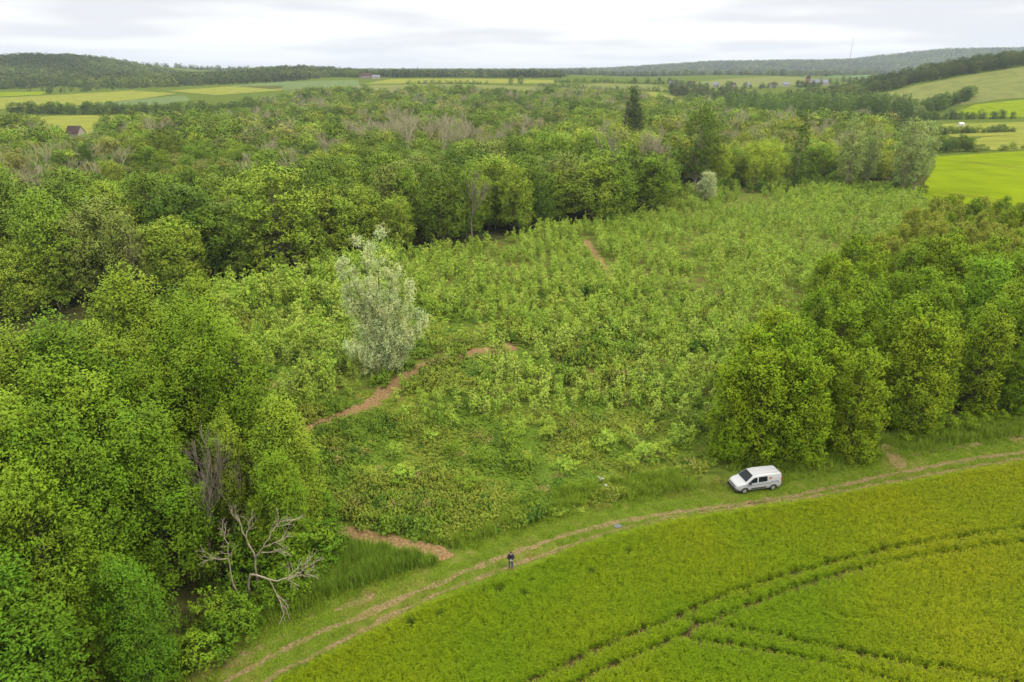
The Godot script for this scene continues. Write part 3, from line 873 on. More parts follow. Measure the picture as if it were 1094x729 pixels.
	plant("wood", 3, on(-48, 139), 22.5, 1.0, M.wood[2], M.bark, "tall_ash", "large bright green tree rising above the woodland edge left of the willow", "tree", "", 1.25)
	silver_willow()
	dead_branches()

func silver_willow() -> void:
	var r := RandomNumberGenerator.new()
	r.seed = 812
	var o := Node3D.new()
	o.position = Vector3(-18.4, 0, -88.5)
	var wood := Buf.new()
	var crown := Buf.new()
	# stems: [top x, top y, top z, width of its foliage]
	var stems := [[-1.6, 19.3, 0.4, 1.7], [0.7, 20.3, -0.3, 1.9], [-3.6, 16.6, 0.6, 1.5], [2.6, 15.6, 0.5, 1.5], [4.3, 13.2, -0.4, 1.7], [5.2, 9.4, 0.3, 1.5], [-4.3, 11.4, 0.0, 1.5], [-4.0, 5.0, 0.6, 1.7], [-1.8, 4.2, 1.4, 1.5], [2.4, 5.6, 1.3, 1.6], [3.8, 4.6, 0.2, 1.5], [0.3, 12.0, 1.6, 1.8], [-1.8, 13.2, -1.2, 1.6], [1.9, 10.6, -1.3, 1.7], [6.2, 8.2, 0.2, 1.1], [-5.0, 15.8, 0.2, 1.0]]
	for s in stems:
		var a := Vector3(r.randf_range(-0.5, 0.5), -0.2, r.randf_range(-0.4, 0.4))
		var b := Vector3(s[0], s[1], s[2])
		var c := Vector3(s[0] * 0.35, s[1] * 0.5, s[2] * 0.35)
		var rad: float = 0.045 + 0.009 * s[1]
		var last := a
		for k in range(1, 12):
			var t := k / 11.0
			var p := a.lerp(c, t).lerp(c.lerp(b, t), t) + rvec(r) * 0.12
			wood.tube(last, p, rad * (1.08 - t), rad * (1.02 - t) + 0.012, 5)
			last = p
			if t > 0.3:
				var w: float = s[3] * (0.5 + 0.6 * sin(PI * minf(1.0, (t - 0.1) * 1.0)))
				for j in 3:
					var q := p + Vector3(r.randf_range(-1, 1), r.randf_range(-0.4, 0.5), r.randf_range(-1, 1)) * w * 0.75
					clump(crown, r, q, Vector3(0.75, 1.0, 0.75) * (0.6 + 0.26 * w), 225, 0.2, 0.34, Color.WHITE, 0.5)
					wood.tube(p, q, 0.03, 0.012, 3)
	mi(wood.mesh(), "trunk", o, M.bark)
	mi(crown.mesh(), "crown", o, M.willow)
	top(o, "silver_willow", "tall pale silvery willow with many stems beside the dirt path", "tree")

func dead_branches() -> void:
	# the bleached trees leaning out of the clump at lower left
	var sets := [
		["bleached_tree", "large bleached dead tree with forked branches before the left clump", Vector3(-20.9, 0, -44.8), [[Vector3(0, 0, 0), Vector3(0.4, 4.6, 0.4), 0.24], [Vector3(0.4, 4.6, 0.4), Vector3(0.0, 7.4, 0.7), 0.17], [Vector3(0.0, 7.4, 0.7), Vector3(0.7, 9.6, 0.7), 0.12], [Vector3(0.4, 4.6, 0.4), Vector3(1.9, 7.0, 0.9), 0.16], [Vector3(1.9, 7.0, 0.9), Vector3(3.2, 9.0, 0.8), 0.11], [Vector3(1.2, 5.6, 0.7), Vector3(3.6, 6.3, 1.2), 0.09], [Vector3(1.6, 6.4, 0.8), Vector3(4.0, 7.6, 1.1), 0.09], [Vector3(0.0, 7.4, 0.7), Vector3(-0.9, 9.9, 0.4), 0.09], [Vector3(3.2, 9.0, 0.8), Vector3(4.3, 9.7, 0.8), 0.06]]],
		["bleached_tree", "slim dead stem with one side branch left of the bleached tree", Vector3(-22.0, 0, -43.4), [[Vector3(0, 0, 0), Vector3(0.1, 5.6, 0.6), 0.17], [Vector3(0.1, 5.6, 0.6), Vector3(0.5, 8.2, 0.9), 0.12], [Vector3(0.1, 6.2, 0.6), Vector3(-1.6, 6.7, 1.0), 0.1], [Vector3(0.5, 8.2, 0.9), Vector3(0.2, 9.7, 0.9), 0.07]]],
		["fallen_bough", "long dead bough reaching toward the track from the left clump", Vector3(-19.0, 0, -42.6), [[Vector3(-1.6, 3.2, -0.6), Vector3(0.9, 3.5, 0.5), 0.14], [Vector3(0.9, 3.5, 0.5), Vector3(2.4, 4.2, 0.8), 0.11], [Vector3(2.4, 4.2, 0.8), Vector3(3.4, 5.2, 0.8), 0.08], [Vector3(2.4, 4.2, 0.8), Vector3(3.6, 4.6, 1.0), 0.06], [Vector3(-1.6, 3.2, -0.6), Vector3(-2.4, -0.1, -1.2), 0.16], [Vector3(0.2, 3.4, 0.2), Vector3(1.6, 0.1, 0.9), 0.05]]],
	]
	var r := RandomNumberGenerator.new()
	r.seed = 555
	for s in sets:
		var o := Node3D.new()
		o.position = s[2]
		var b := Buf.new()
		var tw := Buf.new()
		for seg in s[3]:
			var p: Vector3 = seg[0]
			var n := 4
			for k in n:
				var q: Vector3 = (seg[0] as Vector3).lerp(seg[1], (k + 1.0) / n) + rvec(r) * (0.13 if k < n - 1 else 0.0)
				b.tube(p, q, seg[2] * 0.6 * (1.0 - k * 0.1), seg[2] * 0.6 * (1.0 - (k + 1) * 0.1), 6)
				p = q
			if seg[2] < 0.13:
				var dir: Vector3 = (seg[1] - seg[0]).normalized()
				for k in 5:
					var f := r.randf_range(0.35, 1.0)
					branchy(tw, r, (seg[0] as Vector3).lerp(seg[1], f), (dir + rvec(r) * 0.8).normalized(), r.randf_range(0.5, 1.2), 0.035, 1, 0.6)
		mi(b.mesh(), "limb", o, M.dead_wood)
		mi(tw.mesh(), "twigs", o, M.dead_wood)
		if s[0] == "bleached_tree": o.scale = Vector3.ONE * 0.8
		top(o, s[0], s[1], "dead tree" if s[0] == "bleached_tree" else "bough")
	for q in [[-26.3, 48.5, 8.5, "brown leafless tree behind the bleached branches"], [-24.6, 49.6, 8.0, "brown leafless tree deeper in the left clump"]]:
		var o := Node3D.new()
		mi(kinds.bare.list[1][0], "trunk", o, M.grey_twig)
		o.position = Vector3(q[0], 0, -q[1])
		o.rotation.y = q[0]
		o.scale = Vector3.ONE * q[2] / 9.0
		top(o, "bare_tree", q[3], "dead tree")

# ------------------------------------------------------------------ young poplars
func sapling_mesh(seed_: int) -> Array:
	var r := RandomNumberGenerator.new()
	r.seed = seed_
	var wood := Buf.new()
	var b := Buf.new()
	for st in 3 + seed_ % 3:
		var a := r.randf() * TAU
		var q := 0.0 if st == 0 else r.randf_range(0.35, 0.8)
		var h := 3.4 * (1.0 if st == 0 else r.randf_range(0.6, 0.9))
		var foot := Vector3(cos(a) * q * 0.5, -0.1, sin(a) * q * 0.5)
		var tip := Vector3(cos(a) * q, h, sin(a) * q)
		wood.tube(foot, tip, 0.035, 0.008, 4)
		var n := int(24 * h / 3.4)
		for k in n:
			var t := pow(r.randf_range(0.02, 1.0), 0.8)
			var p := foot.lerp(tip, t)
			var reach := 0.1 + 0.72 * sqrt(maxf(0.0, 1.0 - t)) * minf(1.0, 0.45 + t * 1.6)
			var az := r.randf() * TAU
			var out := Vector3(cos(az), r.randf_range(0.2, 0.7), sin(az)).normalized()
			clump(b, r, p + out * reach * r.randf_range(0.4, 1.0), Vector3(0.27, 0.32, 0.27), 24, 0.125, 0.8, Color.WHITE, 0.7, (out + Vector3.UP * (t * 1.6 - 0.6)).normalized())
	return [wood.mesh(), b.mesh()]

func plantation() -> void:
	var list := []
	for k in 6: list.append(sapling_mesh(700 + k))
	kinds["sapling"] = {"list": list, "h": 3.6}
	var r := RandomNumberGenerator.new()
	r.seed = 91
	var path := smooth(arr([-36, 60, -27, 70, -20, 77, -16, 85, -12, 92, -7, 96, -0.3, 99]), 2.0)
	var strip_ := arr([18.8, 175, 20.3, 138])
	var cand := []
	var d := 66.0
	while d < 262.0:
		var x := -62.0
		while x < 142.0:
			var step := 1.95 if d < 130.0 else 2.15
			var p := Vector2(x + r.randf_range(-0.6, 0.6), d + r.randf_range(-0.6, 0.6))
			x += step
			if not Geometry2D.is_point_in_polygon(p, clear_poly): continue
			var pd := near_line(p, path)
			if pd < 1.9 or near_line(p, strip_) < 1.7: continue
			if p.x > -17.0 and p.x < 5.0 and p.y < 99.0 and near_line(p + Vector2(0, 4.0), path) < 4.2 and r.randf() < 0.8: continue
			if p.y < 110.0 and pd < 4.5 and p.x < -8 and r.randf() < 0.75: continue
			if p.distance_to(Vector2(-18.4, 88)) < 3.0: continue
			var open := tone.get_noise_2d(p.x * 2.2 + 50, p.y * 2.2)
			if open > 0.2 and r.randf() < 0.8: continue
			if p.y < 74.0 and r.randf() < 0.45: continue
			if p.y > 222.0 and p.x < 88.0 and r.randf() < 0.8: continue
			cand.append(p)
		d += 1.95 if d < 130.0 else 2.15
	cand.sort_custom(func(a, b): return a.length() < b.length())
	var o := Node3D.new()
	var rest := {}
	for k in cand.size():
		var p: Vector2 = cand[k]
		var rise := ss(72, 105, p.y)
		var h := lerpf(2.6, 3.5, rise) * r.randf_range(0.6, 1.25) * (1.0 + 0.35 * tone.get_noise_2d(p.x, p.y + 300))
		if p.x < -24.0: h *= 1.5
		var v := r.randi() % 6
		var w := r.randi() % 3
		var turn := r.randf() * TAU
		var fat := r.randf_range(0.95, 1.3)
		if k < 300:
			plant("sapling", v, on(p.x, p.y), h, turn, M.sapling[w], M.bark, "young_poplar", "leafy young poplar in the near part of the plantation", "sapling", "young poplars in the near part of the plantation", fat)
		else:
			if not rest.has(v): rest[v] = []
			var c: Color = [Color(0.35, 0.475, 0.045), Color(0.38, 0.49, 0.065), Color(0.31, 0.45, 0.042)][w]
			rest[v].append([spot(on(p.x, p.y), turn, Vector3(fat, 1.0, fat) * h / 3.6), c])
	for v in rest:
		var m := ArrayMesh.new()
		for q in 2:
			m.add_surface_from_arrays(Mesh.PRIMITIVE_TRIANGLES, list[v][q].surface_get_arrays(0))
			m.surface_set_material(q, M.stuff_leaf)
		mass("sapling_mass", m, rest[v], o).set_meta("kind", "stuff")
	top(o, "sapling_plantation", "dense rows of young poplars filling the clearing", "saplings", "", "stuff")
	print("saplings ", cand.size())

# ------------------------------------------------------------------ brambles, grass
func mound_mesh(seed_: int, rad: float, h: float, count: int, size: float, wide: float) -> ArrayMesh:
	var r := RandomNumberGenerator.new()
	r.seed = seed_
	var b := Buf.new()
	var n := count / 40
	for k in n:
		var a := r.randf() * TAU
		var q := rad * sqrt(r.randf())
		var y := h * (1.0 - pow(q / rad, 2.0) * 0.7) * r.randf_range(0.3, 0.95)
		clump(b, r, Vector3(cos(a) * q, y, sin(a) * q), Vector3(0.34, 0.22, 0.34), 40, size, wide, Color.WHITE, 0.9)
	return b.mesh(M.stuff_leaf)
func tuft_mesh(seed_: int, rad: float, h: float, blades: int, width: float, droop: float) -> ArrayMesh:
	var r := RandomNumberGenerator.new()
	r.seed = seed_
	var b := Buf.new()
	for k in blades:
		var p := Vector3(r.randf_range(-rad, rad), 0, r.randf_range(-rad, rad))
		var a := r.randf() * TAU
		var l := h * r.randf_range(0.65, 1.1)
		var g := r.randf_range(0.7, 1.0)
		b.blade(p, p + Vector3(cos(a) * droop * l, l, sin(a) * droop * l), Vector3(-sin(a), 0, cos(a)) * width, Color(g * r.randf_range(0.9, 1.1), g, g))
	return b.mesh(M.stuff_leaf)

func ground_cover() -> void:
	var r := RandomNumberGenerator.new()
	r.seed = 404
	var scrub := v2([-37, 82, -38, 66, -27, 60, -20, 56, -15.5, 53.6, -6, 51.6, 2, 54.4, 10, 58.4, 18, 61.4, 23.5, 65.5, 31, 82, 17, 70, 8, 72, -10, 75, -20, 80])
	var path := smooth(arr([-36, 60, -27, 70, -20, 77, -16, 85, -12, 92, -7, 96, -0.3, 99]), 2.0)
	var patch := arr([-19, 54, -12, 51.3, -5.2, 49.4])
	var places := [[], [], []]
	var d := 48.0
	while d < 130.0:
		var step := 0.85 if d < 82.0 else 1.7
		var x := -46.0
		while x < 40.0:
			var p := Vector2(x + r.randf_range(-0.4, 0.4) * step, d + r.randf_range(-0.4, 0.4) * step)
			x += step
			var in_scrub := Geometry2D.is_point_in_polygon(p, scrub)
			if not in_scrub and not Geometry2D.is_point_in_polygon(p, clear_poly): continue
			if near_line(p, path) < 1.55 or near_line(p, patch) < 1.5: continue
			var n: float = tone.get_noise_2d(p.x * 3.0, p.y * 3.0 + 77)
			if not in_scrub and r.randf() < 0.35: continue
			var h := clampf(0.8 + 2.4 * n, 0.3, 2.0) * r.randf_range(0.65, 1.3)
			var g := r.randf_range(0.82, 1.1)
			var c := Color(0.16, 0.25, 0.02).lerp(Color(0.235, 0.285, 0.03), smoothstep(-0.2, 0.3, tone.get_noise_2d(p.x * 4.0 - 90, p.y * 4.0)))
			if r.randf() < 0.08: c = Color(0.09, 0.17, 0.016)
			if r.randf() < 0.03: c = Color(0.3, 0.28, 0.07)
			places[r.randi() % 3].append([spot(Vector3(p.x, -0.05, -p.y), r.randf() * TAU, Vector3(1.0, h, 1.0) * (1.0 if d < 82 else 1.5)), Color(c.r * g, c.g * g, c.b * g)])
		d += step
	var o := Node3D.new()
	for k in 3: mass("bramble", mound_mesh(40 + k, 0.85, 0.95, 1200, 0.125, 0.75), places[k], o).set_meta("kind", "stuff")
	top(o, "brambles", "tangled green brambles and nettles between track and saplings", "brambles", "", "stuff")
	var bushes := [[5.8, 63], [1, 63.5], [12.5, 63.2], [14.6, 65], [-3, 64.5], [7.5, 66], [10.6, 67.5], [-6.5, 66], [17, 66.2], [19.6, 68.8], [0, 67.5], [4.2, 69.5], [-9.5, 69], [21.5, 72], [13.2, 69.5], [-13, 66], [-4.5, 59.5], [-15.5, 61], [-11.5, 60.2]]
	for q in bushes.size():
		plant("shrub", q, Vector3(bushes[q][0], 0, -bushes[q][1]), r.randf_range(1.7, 3.0), r.randf() * TAU, [M.sapling[2], M.wood[1], M.wood[2]][q % 3], M.bark, "bush", "rounded light green bush in the scrub above the track", "bush", "bushes in the scrub above the track", r.randf_range(1.1, 1.5))
	var foot := arr([24, 65.2, 28, 64.6, 33, 65, 38.5, 65.6])
	for p in along(foot, 2.0):
		plant("shrub", r.randi() % 4, Vector3(p.x, 0, -p.y - r.randf_range(0, 0.8)), r.randf_range(1.4, 2.6), r.randf() * TAU, M.olive[1], M.bark, "bush", "green bush at the foot of the copse behind the van", "bush", "bushes at the foot of the copse", 1.2)
	for p in along(arr([45.5, 69.4, 52, 72, 60, 74.2, 66, 76]), 2.2):
		plant("shrub", r.randi() % 4, Vector3(p.x, 0, -p.y), r.randf_range(1.2, 2.2), r.randf() * TAU, M.olive[1], M.bark, "bush", "green bush at the foot of the copse right of the earth path", "bush", "bushes at the copse foot right of the path", 1.2)
	for p in along(arr([-22.5, 37, -19.5, 41.5, -17.5, 45.5, -16, 50, -18, 54, -24, 62]), 1.6):
		plant("shrub", r.randi() % 4, Vector3(p.x + r.randf_range(-0.8, 0.5), 0, -p.y), r.randf_range(1.6, 3.4), r.randf() * TAU, M.ash[[0, 3, 1][r.randi() % 3]], M.bark, "bush", "dense green bush at the foot of the lower left clump", "bush", "bushes at the foot of the left clump", 1.2)
	for q in [[-23.5, 45.6, 4.5], [-21.8, 47.2, 5.0], [-19.6, 46.6, 4.6], [-18.3, 45.2, 3.8], [-19.3, 43.2, 2.2], [-21.2, 41.6, 2.4], [-23.2, 41.0, 3.6], [-22.4, 43.6, 2.4], [-18.0, 48.0, 5.4], [-20.4, 49.5, 6.0]]:
		plant("shrub", r.randi() % 4, Vector3(q[0], 0, -q[1]), q[2], r.randf() * TAU, M.ash[[0, 3, 1][r.randi() % 3]], M.bark, "elder_bush", "tall green bush round the bleached dead tree", "bush", "tall bushes round the dead tree", 0.95)
	# grass on the verges
	var grass := [[], [], []]
	var tall := [[], []]
	for k in track_a.size():
		var p0: Vector2 = track_a[k]
		var p1: Vector2 = track_a[mini(k + 1, track_a.size() - 1)]
		if p0 == p1: continue
		var s := (p1 - p0).normalized()
		s = Vector2(-s.y, s.x)
		for q in 24:
			var off := r.randf_range(-3.6, 4.6)
			var p := p0 + s * off + Vector2(r.randf_range(-0.25, 0.25), r.randf_range(-0.25, 0.25))
			if near_line(p, track_a.slice(maxi(k - 6, 0), k + 7)) < r.randf_range(0.05, 0.55): continue
			if near_line(p, track_b.slice(maxi(int(k * 0.98) - 14, 0), int(k * 0.98) + 14)) < r.randf_range(0.0, 0.5): continue
			if near_line(p, patch) < 1.2: continue
			var n: float = tone.get_noise_2d(p.x * 4.0, p.y * 4.0 - 50)
			if n > 0.2 and r.randf() < 0.6: continue
			var g := r.randf_range(0.8, 1.12)
			var c := Color(0.18, 0.265, 0.016).lerp(Color(0.28, 0.27, 0.05), smoothstep(0.0, 0.35, n))
			var h := r.randf_range(0.5, 1.0) * (0.7 if absf(off) < 2.2 else 1.3)
			grass[r.randi() % 3].append([spot(Vector3(p.x, 0, -p.y), r.randf() * TAU, Vector3(1, h, 1)), Color(c.r * g, c.g * g, c.b * g)])
		for q in 5:
			var off := r.randf_range(3.4, 6.6)
			var p := p0 + s * off
			if near_line(p, patch) < 1.3 or p.distance_to(Vector2(42.9, 67.5)) < 1.6: continue
			if p.x > 22.0 and p.x < 29.5 and p.y < 63.6: continue
			if p.x > 19.0 and p.x < 23.0: continue
			var g := r.randf_range(0.8, 1.1)
			tall[r.randi() % 2].append([spot(Vector3(p.x, 0, -p.y), r.randf() * TAU, Vector3(1, r.randf_range(0.6, 1.15), 1)), Color(0.20 * g, 0.29 * g, 0.02 * g)])
	for k in 900:
		var p := Vector2(r.randf_range(-18.5, -5.5), r.randf_range(43.5, 51))
		if not Geometry2D.is_point_in_polygon(p, v2([-18.5, 42.6, -15.5, 44.3, -11, 46.7, -6.4, 48.6, -10, 50, -14, 51, -18, 53])) or near_line(p, patch) < 1.2: continue
		var g := r.randf_range(0.8, 1.1)
		tall[r.randi() % 2].append([spot(Vector3(p.x, 0, -p.y), r.randf() * TAU, Vector3(1, r.randf_range(0.8, 1.5), 1)), Color(0.18 * g, 0.285 * g, 0.024 * g)])
	o = Node3D.new()
	for k in 3: mass("grass", tuft_mesh(60 + k, 0.35, 0.22, 46, 0.022, 0.6), grass[k], o).set_meta("kind", "stuff")
	top(o, "verge_grass", "short grass growing along and between the track ruts", "grass", "", "stuff")
	o = Node3D.new()
	for k in 2: mass("grass", tuft_mesh(70 + k, 0.5, 0.95, 60, 0.035, 0.45), tall[k], o).set_meta("kind", "stuff")
	top(o, "tall_grass", "tall rank grass and nettles at the foot of the trees", "grass", "", "stuff")

# ------------------------------------------------------------------ the wheat
func wheat() -> void:
	var r := RandomNumberGenerator.new()
	r.seed = 2024
	var edge := PackedVector2Array()
	for k in track_b.size():
		if k % 6: continue
		var p0: Vector2 = track_b[k]
		var p1: Vector2 = track_b[mini(k + 3, track_b.size() - 1)]
		if p0 == p1: continue
		var s := (p1 - p0).normalized()
		edge.append(p0 + Vector2(s.y, -s.x) * 1.15)
	var poly := edge.duplicate()
	poly.append_array(v2([90, 66, 90, 20, -20, 20]))
	top(mi(sheet(poly, 0.02), "wheat_soil", null, M.soil), "wheat_field", "brown soil under the green wheat in the foreground", "field", "", "structure")
	var ruts := [
		smooth(arr([-1.5, 34, 1.8, 35.9, 7.2, 38.9, 12, 41.2, 16.9, 43.8, 24.2, 46.7, 33.6, 49.7, 47.8, 52.7, 70, 57]), 2.0),
		smooth(arr([1.5, 33.5, 5.1, 35.9, 9.1, 37.9, 12.6, 39.6, 15.5, 41.2, 23.5, 44.9, 32.8, 48, 46.4, 50.7, 70, 55]), 2.0),
		smooth(arr([13, 41.4, 18, 40.3, 24.4, 38.3, 33.2, 35.9, 42, 33]), 2.0),
		smooth(arr([12.6, 39.6, 17.5, 38.6, 22.5, 37.2, 25.6, 35.9, 34, 32]), 2.0)]
	var weeds := [Vector2(10.3, 49.3), Vector2(6.8, 46.6), Vector2(-1.0, 44.6), Vector2(1.0, 44.2), Vector2(-7.9, 41.0), Vector2(-5.6, 41.8), Vector2(27.5, 48)]
	var v := [[], [], [], []]
	var vein := FastNoiseLite.new()
	vein.seed = 9
	vein.frequency = 0.09
	vein.fractal_octaves = 4
	var step := 0.3
	var d := 24.0
	while d < 68.0:
		var x := -30.0
		while x < 74.0:
			var p := Vector2(x + r.randf_range(-0.16, 0.16), d + r.randf_range(-0.16, 0.16))
			x += step
			if absf(p.x) > 0.72 * p.y + 14.0: continue
			if not Geometry2D.is_point_in_polygon(p, poly): continue
			if absf(p.x) > 0.72 * p.y + 22.0: continue
			var rd := 9.0
			for l in ruts:
				if rd > 0.25: rd = minf(rd, near_line(p, l))
			if rd < 0.25: continue
			var n := vein.get_noise_2d(p.x, p.y)
			var n2 := vein.get_noise_2d(p.x * 0.35 + 200, p.y * 0.35)
			var h := (0.92 + 0.16 * n + 0.1 * n2) * r.randf_range(0.9, 1.1)
			var ripe := clampf(0.42 + 0.9 * n2 + 0.25 * n + ss(20, 60, p.x) * 0.25, 0.0, 1.0)
			var c := Color(0.14, 0.215, 0.002).lerp(Color(0.235, 0.26, 0.003), ripe)
			for wd in weeds:
				if p.distance_to(wd) < 0.45:
					c = Color(0.055, 0.085, 0.003)
					h *= 0.75
			var g := r.randf_range(0.82, 1.12)
			v[r.randi() % 4].append([spot(Vector3(p.x, 0, -p.y), r.randf() * TAU, Vector3(1, h, 1)), Color(c.r * g, c.g * g, c.b * g)])
		d += step
	var o := Node3D.new()
	for k in 4: mass("wheat", wheat_tuft(80 + k), v[k], o).set_meta("kind", "stuff")
	top(o, "wheat_crop", "green wheat in ear filling the foreground field", "wheat", "", "stuff")
	print("wheat ", v[0].size() * 4)

func wheat_tuft(seed_: int) -> ArrayMesh:
	var r := RandomNumberGenerator.new()
	r.seed = seed_
	var b := Buf.new()
	for k in 18:
		var p := Vector3(r.randf_range(-0.18, 0.18), 0, r.randf_range(-0.18, 0.18))
		var a := r.randf() * TAU
		var h := r.randf_range(0.66, 0.88)
		var s := Vector3(-sin(a), 0, cos(a))
		var tip := p + Vector3(cos(a) * 0.1, h, sin(a) * 0.1)
		var g := r.randf_range(0.7, 1.0)
		b.blade(p, tip, s * 0.012, Color(g * 0.85, g, g))
		# the ear, nodding over
		var dir := Vector3(cos(a) * 0.8, 0.45, sin(a) * 0.8).normalized()
		var e := r.randf_range(0.9, 1.0)
		b.leaf(tip - dir * 0.02, dir, s, 0.16, 0.045, Color(e * 1.0, e, e))
		# two leaves
		for q in 2:
			var f := r.randf() * TAU
			var l := p.lerp(tip, r.randf_range(0.45, 0.8))
			var od := Vector3(cos(f), r.randf_range(-0.1, 0.7), sin(f)).normalized()
			b.leaf(l, od, od.cross(Vector3.UP).normalized(), 0.24, 0.03, Color(g * 0.8, g * 0.95, g))
	return b.mesh(M.wheat_leaf)

# ------------------------------------------------------------------ buildings
func house(called: String, label: String, at: Vector3, turn: float, L: float, W: float, wall: float, roof: float, wmat: Material, rmat: Material, hip := 0.0, windows := 2, stack := true) -> void:
	var o := Node3D.new()
	var b := Buf.new()
	b.box(Vector3(-L / 2, -0.5, -W / 2), Vector3(L / 2, wall, W / 2))
	for s in [-1, 1]:
		if hip == 0.0:
			var k := b.v.size()
			b.v.append_array(PackedVector3Array([Vector3(s * L / 2, wall, -W / 2), Vector3(s * L / 2, wall, W / 2), Vector3(s * L / 2, wall + roof, 0)]))
			b.i.append_array(PackedInt32Array([k, k + 1, k + 2]))
	mi(b.mesh(), "wall", o, wmat)
	var q := Buf.new()
	var ov := 0.35
	for s in [-1.0, 1.0]:
		var y0 := wall - ov * roof / (W / 2)
		var e := [Vector3(-L / 2 - ov, y0, s * (W / 2 + ov)), Vector3(L / 2 + ov, y0, s * (W / 2 + ov)), Vector3(L / 2 + ov - hip, wall + roof, 0), Vector3(-L / 2 - ov + hip, wall + roof, 0)]
		var t := Vector3(0, 0.18, 0)
		q.quad(e[0] + t, e[1] + t, e[2] + t, e[3] + t)
		q.quad(e[0], e[3], e[2], e[1])
		q.quad(e[0], e[1], e[1] + t, e[0] + t)
		if hip > 0.0:
			var k := q.v.size()
			q.v.append_array(PackedVector3Array([Vector3(s * (L / 2 + ov), y0 + 0.18, -W / 2 - ov), Vector3(s * (L / 2 + ov), y0 + 0.18, W / 2 + ov), Vector3(s * (L / 2 + ov - hip), wall + roof + 0.18, 0)]))
			q.i.append_array(PackedInt32Array([k, k + 1, k + 2]))
	var rf := mi(q.mesh(), "roof", o, rmat)
	if stack:
		var c := Buf.new()
		c.box(Vector3(L * 0.36, wall + roof * 0.4, -0.45), Vector3(L * 0.36 + 0.7, wall + roof + 0.9, 0.45))
		mi(c.mesh(), "chimney", rf, wmat)
	for k in windows:
		var x := (k + 0.5) / windows * L - L / 2
		var g := Buf.new()
		g.box(Vector3(x - 0.5, 1.0, W / 2), Vector3(x + 0.5, 2.3, W / 2 + 0.05))
		var w := mi(g.mesh(), "window", o, M.trim)
		var pn := Buf.new()
		pn.box(Vector3(x - 0.42, 1.08, W / 2 + 0.05), Vector3(x + 0.42, 2.22, W / 2 + 0.07))
		mi(pn.mesh(), "pane", w, M.pane)
	o.position = at
	o.rotation.y = turn
	top(o, called, label, "house")

func buildings() -> void:
	M.trim = plain(lin(0.6, 0.58, 0.54))
	M.pane = plain(lin(0.03, 0.035, 0.04), 0.15)
	var cream := noisy([[0.0, lin(0.3, 0.27, 0.21)], [1.0, lin(0.4, 0.37, 0.3)]], 0.02, 6.0, 61)
	var pink := noisy([[0.0, lin(0.2, 0.155, 0.13)], [1.0, lin(0.27, 0.21, 0.175)]], 0.02, 6.0, 62)
	var tile := noisy([[0.0, lin(0.05, 0.035, 0.03)], [1.0, lin(0.085, 0.06, 0.05)]], 0.04, 4.0, 63)
	var slate := noisy([[0.0, lin(0.14, 0.15, 0.17)], [1.0, lin(0.22, 0.23, 0.26)]], 0.04, 4.0, 64)
	var sheet_roof := plain(lin(0.42, 0.43, 0.46), 0.5)
	var orange := plain(lin(0.3, 0.15, 0.09))
	house("small_house", "small cream house with brown tiled roof among trees at left", on(-283, 461, 0), -0.2, 9.0, 7.0, 3.4, 4.2, cream, tile)
	house("farmhouse", "pink farmhouse with grey roof on the skyline", on(-270, 1352), 0.1, 19.0, 9.0, 5.5, 4.0, pink, tile, 0.0, 4)
	house("farm_barn", "pale low barn beside the pink farmhouse", on(-250, 1346), 0.1, 14.0, 8.0, 3.6, 2.6, cream, slate, 0.0, 2, false)
	house("tower_house", "orange brick tower house above the village", on(523, 1290), -0.3, 8.0, 8.0, 12.0, 5.0, orange, tile, 3.0, 2, false)
	house("long_hall", "long grey roofed hall beside the orange tower house", on(545, 1296), -0.1, 32.0, 11.0, 5.0, 5.0, cream, slate, 3.0, 6, false)
	var r := RandomNumberGenerator.new()
	r.seed = 15
	var looks := ["white house with grey roof in the valley village", "cream house with brown roof in the valley village"]
	for k in 7:
		var p := Vector2(lerpf(270, 470, k / 6.0) + r.randf_range(-8, 8), 1235 + r.randf_range(-20, 30))
		house("village_house", looks[k % 2], on(p.x, p.y), r.randf_range(-0.5, 0.5), r.randf_range(9, 14), 8.0, 4.0, 3.5, cream, [slate, tile][k % 2], 0.0, 2)
		get_child(get_child_count() - 1).set_meta("group", ["white village houses", "cream village houses"][k % 2])
	house("shed", "grey metal roofed shed glimpsed behind the poplars", on(152, 300), 0.5, 12.0, 8.0, 5.0, 3.0, cream, sheet_roof, 0.0, 2, false)
	house("cottage", "brown roofed cottage at the hedge right of the poplars", on(222, 386), 0.2, 9.0, 7.0, 3.0, 3.2, pink, tile, 0.0, 2, true)
	house("field_hut", "tiny white hut in the paddock at right", on(352, 560), 0.3, 4.0, 3.0, 2.0, 1.0, M.trim, M.trim, 0.0, 1, false)
	# the lattice mast on the ridge
	var o := Node3D.new()
	var leg := Buf.new()
	for k in 3:
		var a := TAU * k / 3.0
		leg.tube(Vector3(cos(a) * 2.4, -2, sin(a) * 2.4), Vector3(cos(a) * 1.2, 130, sin(a) * 1.2), 0.5, 0.35, 4)
	for k in 26:
		for j in 3:
			var a := TAU * j / 3.0
			var c := TAU * (j + 1) / 3.0
			var r0 := lerpf(2.4, 1.2, k / 26.0)
			leg.tube(Vector3(cos(a) * r0, k * 5.0, sin(a) * r0), Vector3(cos(c) * r0, k * 5.0 + 5.0, sin(c) * r0), 0.18, 0.18, 3)
	leg.tube(Vector3(0, 130, 0), Vector3(0, 140, 0), 0.3, 0.12, 4)
	mi(leg.mesh(), "lattice", o, plain(lin(0.3, 0.3, 0.32), 0.6))
	o.position = on(2060, 4500)
	top(o, "radio_mast", "thin radio mast standing on the distant ridge", "mast")

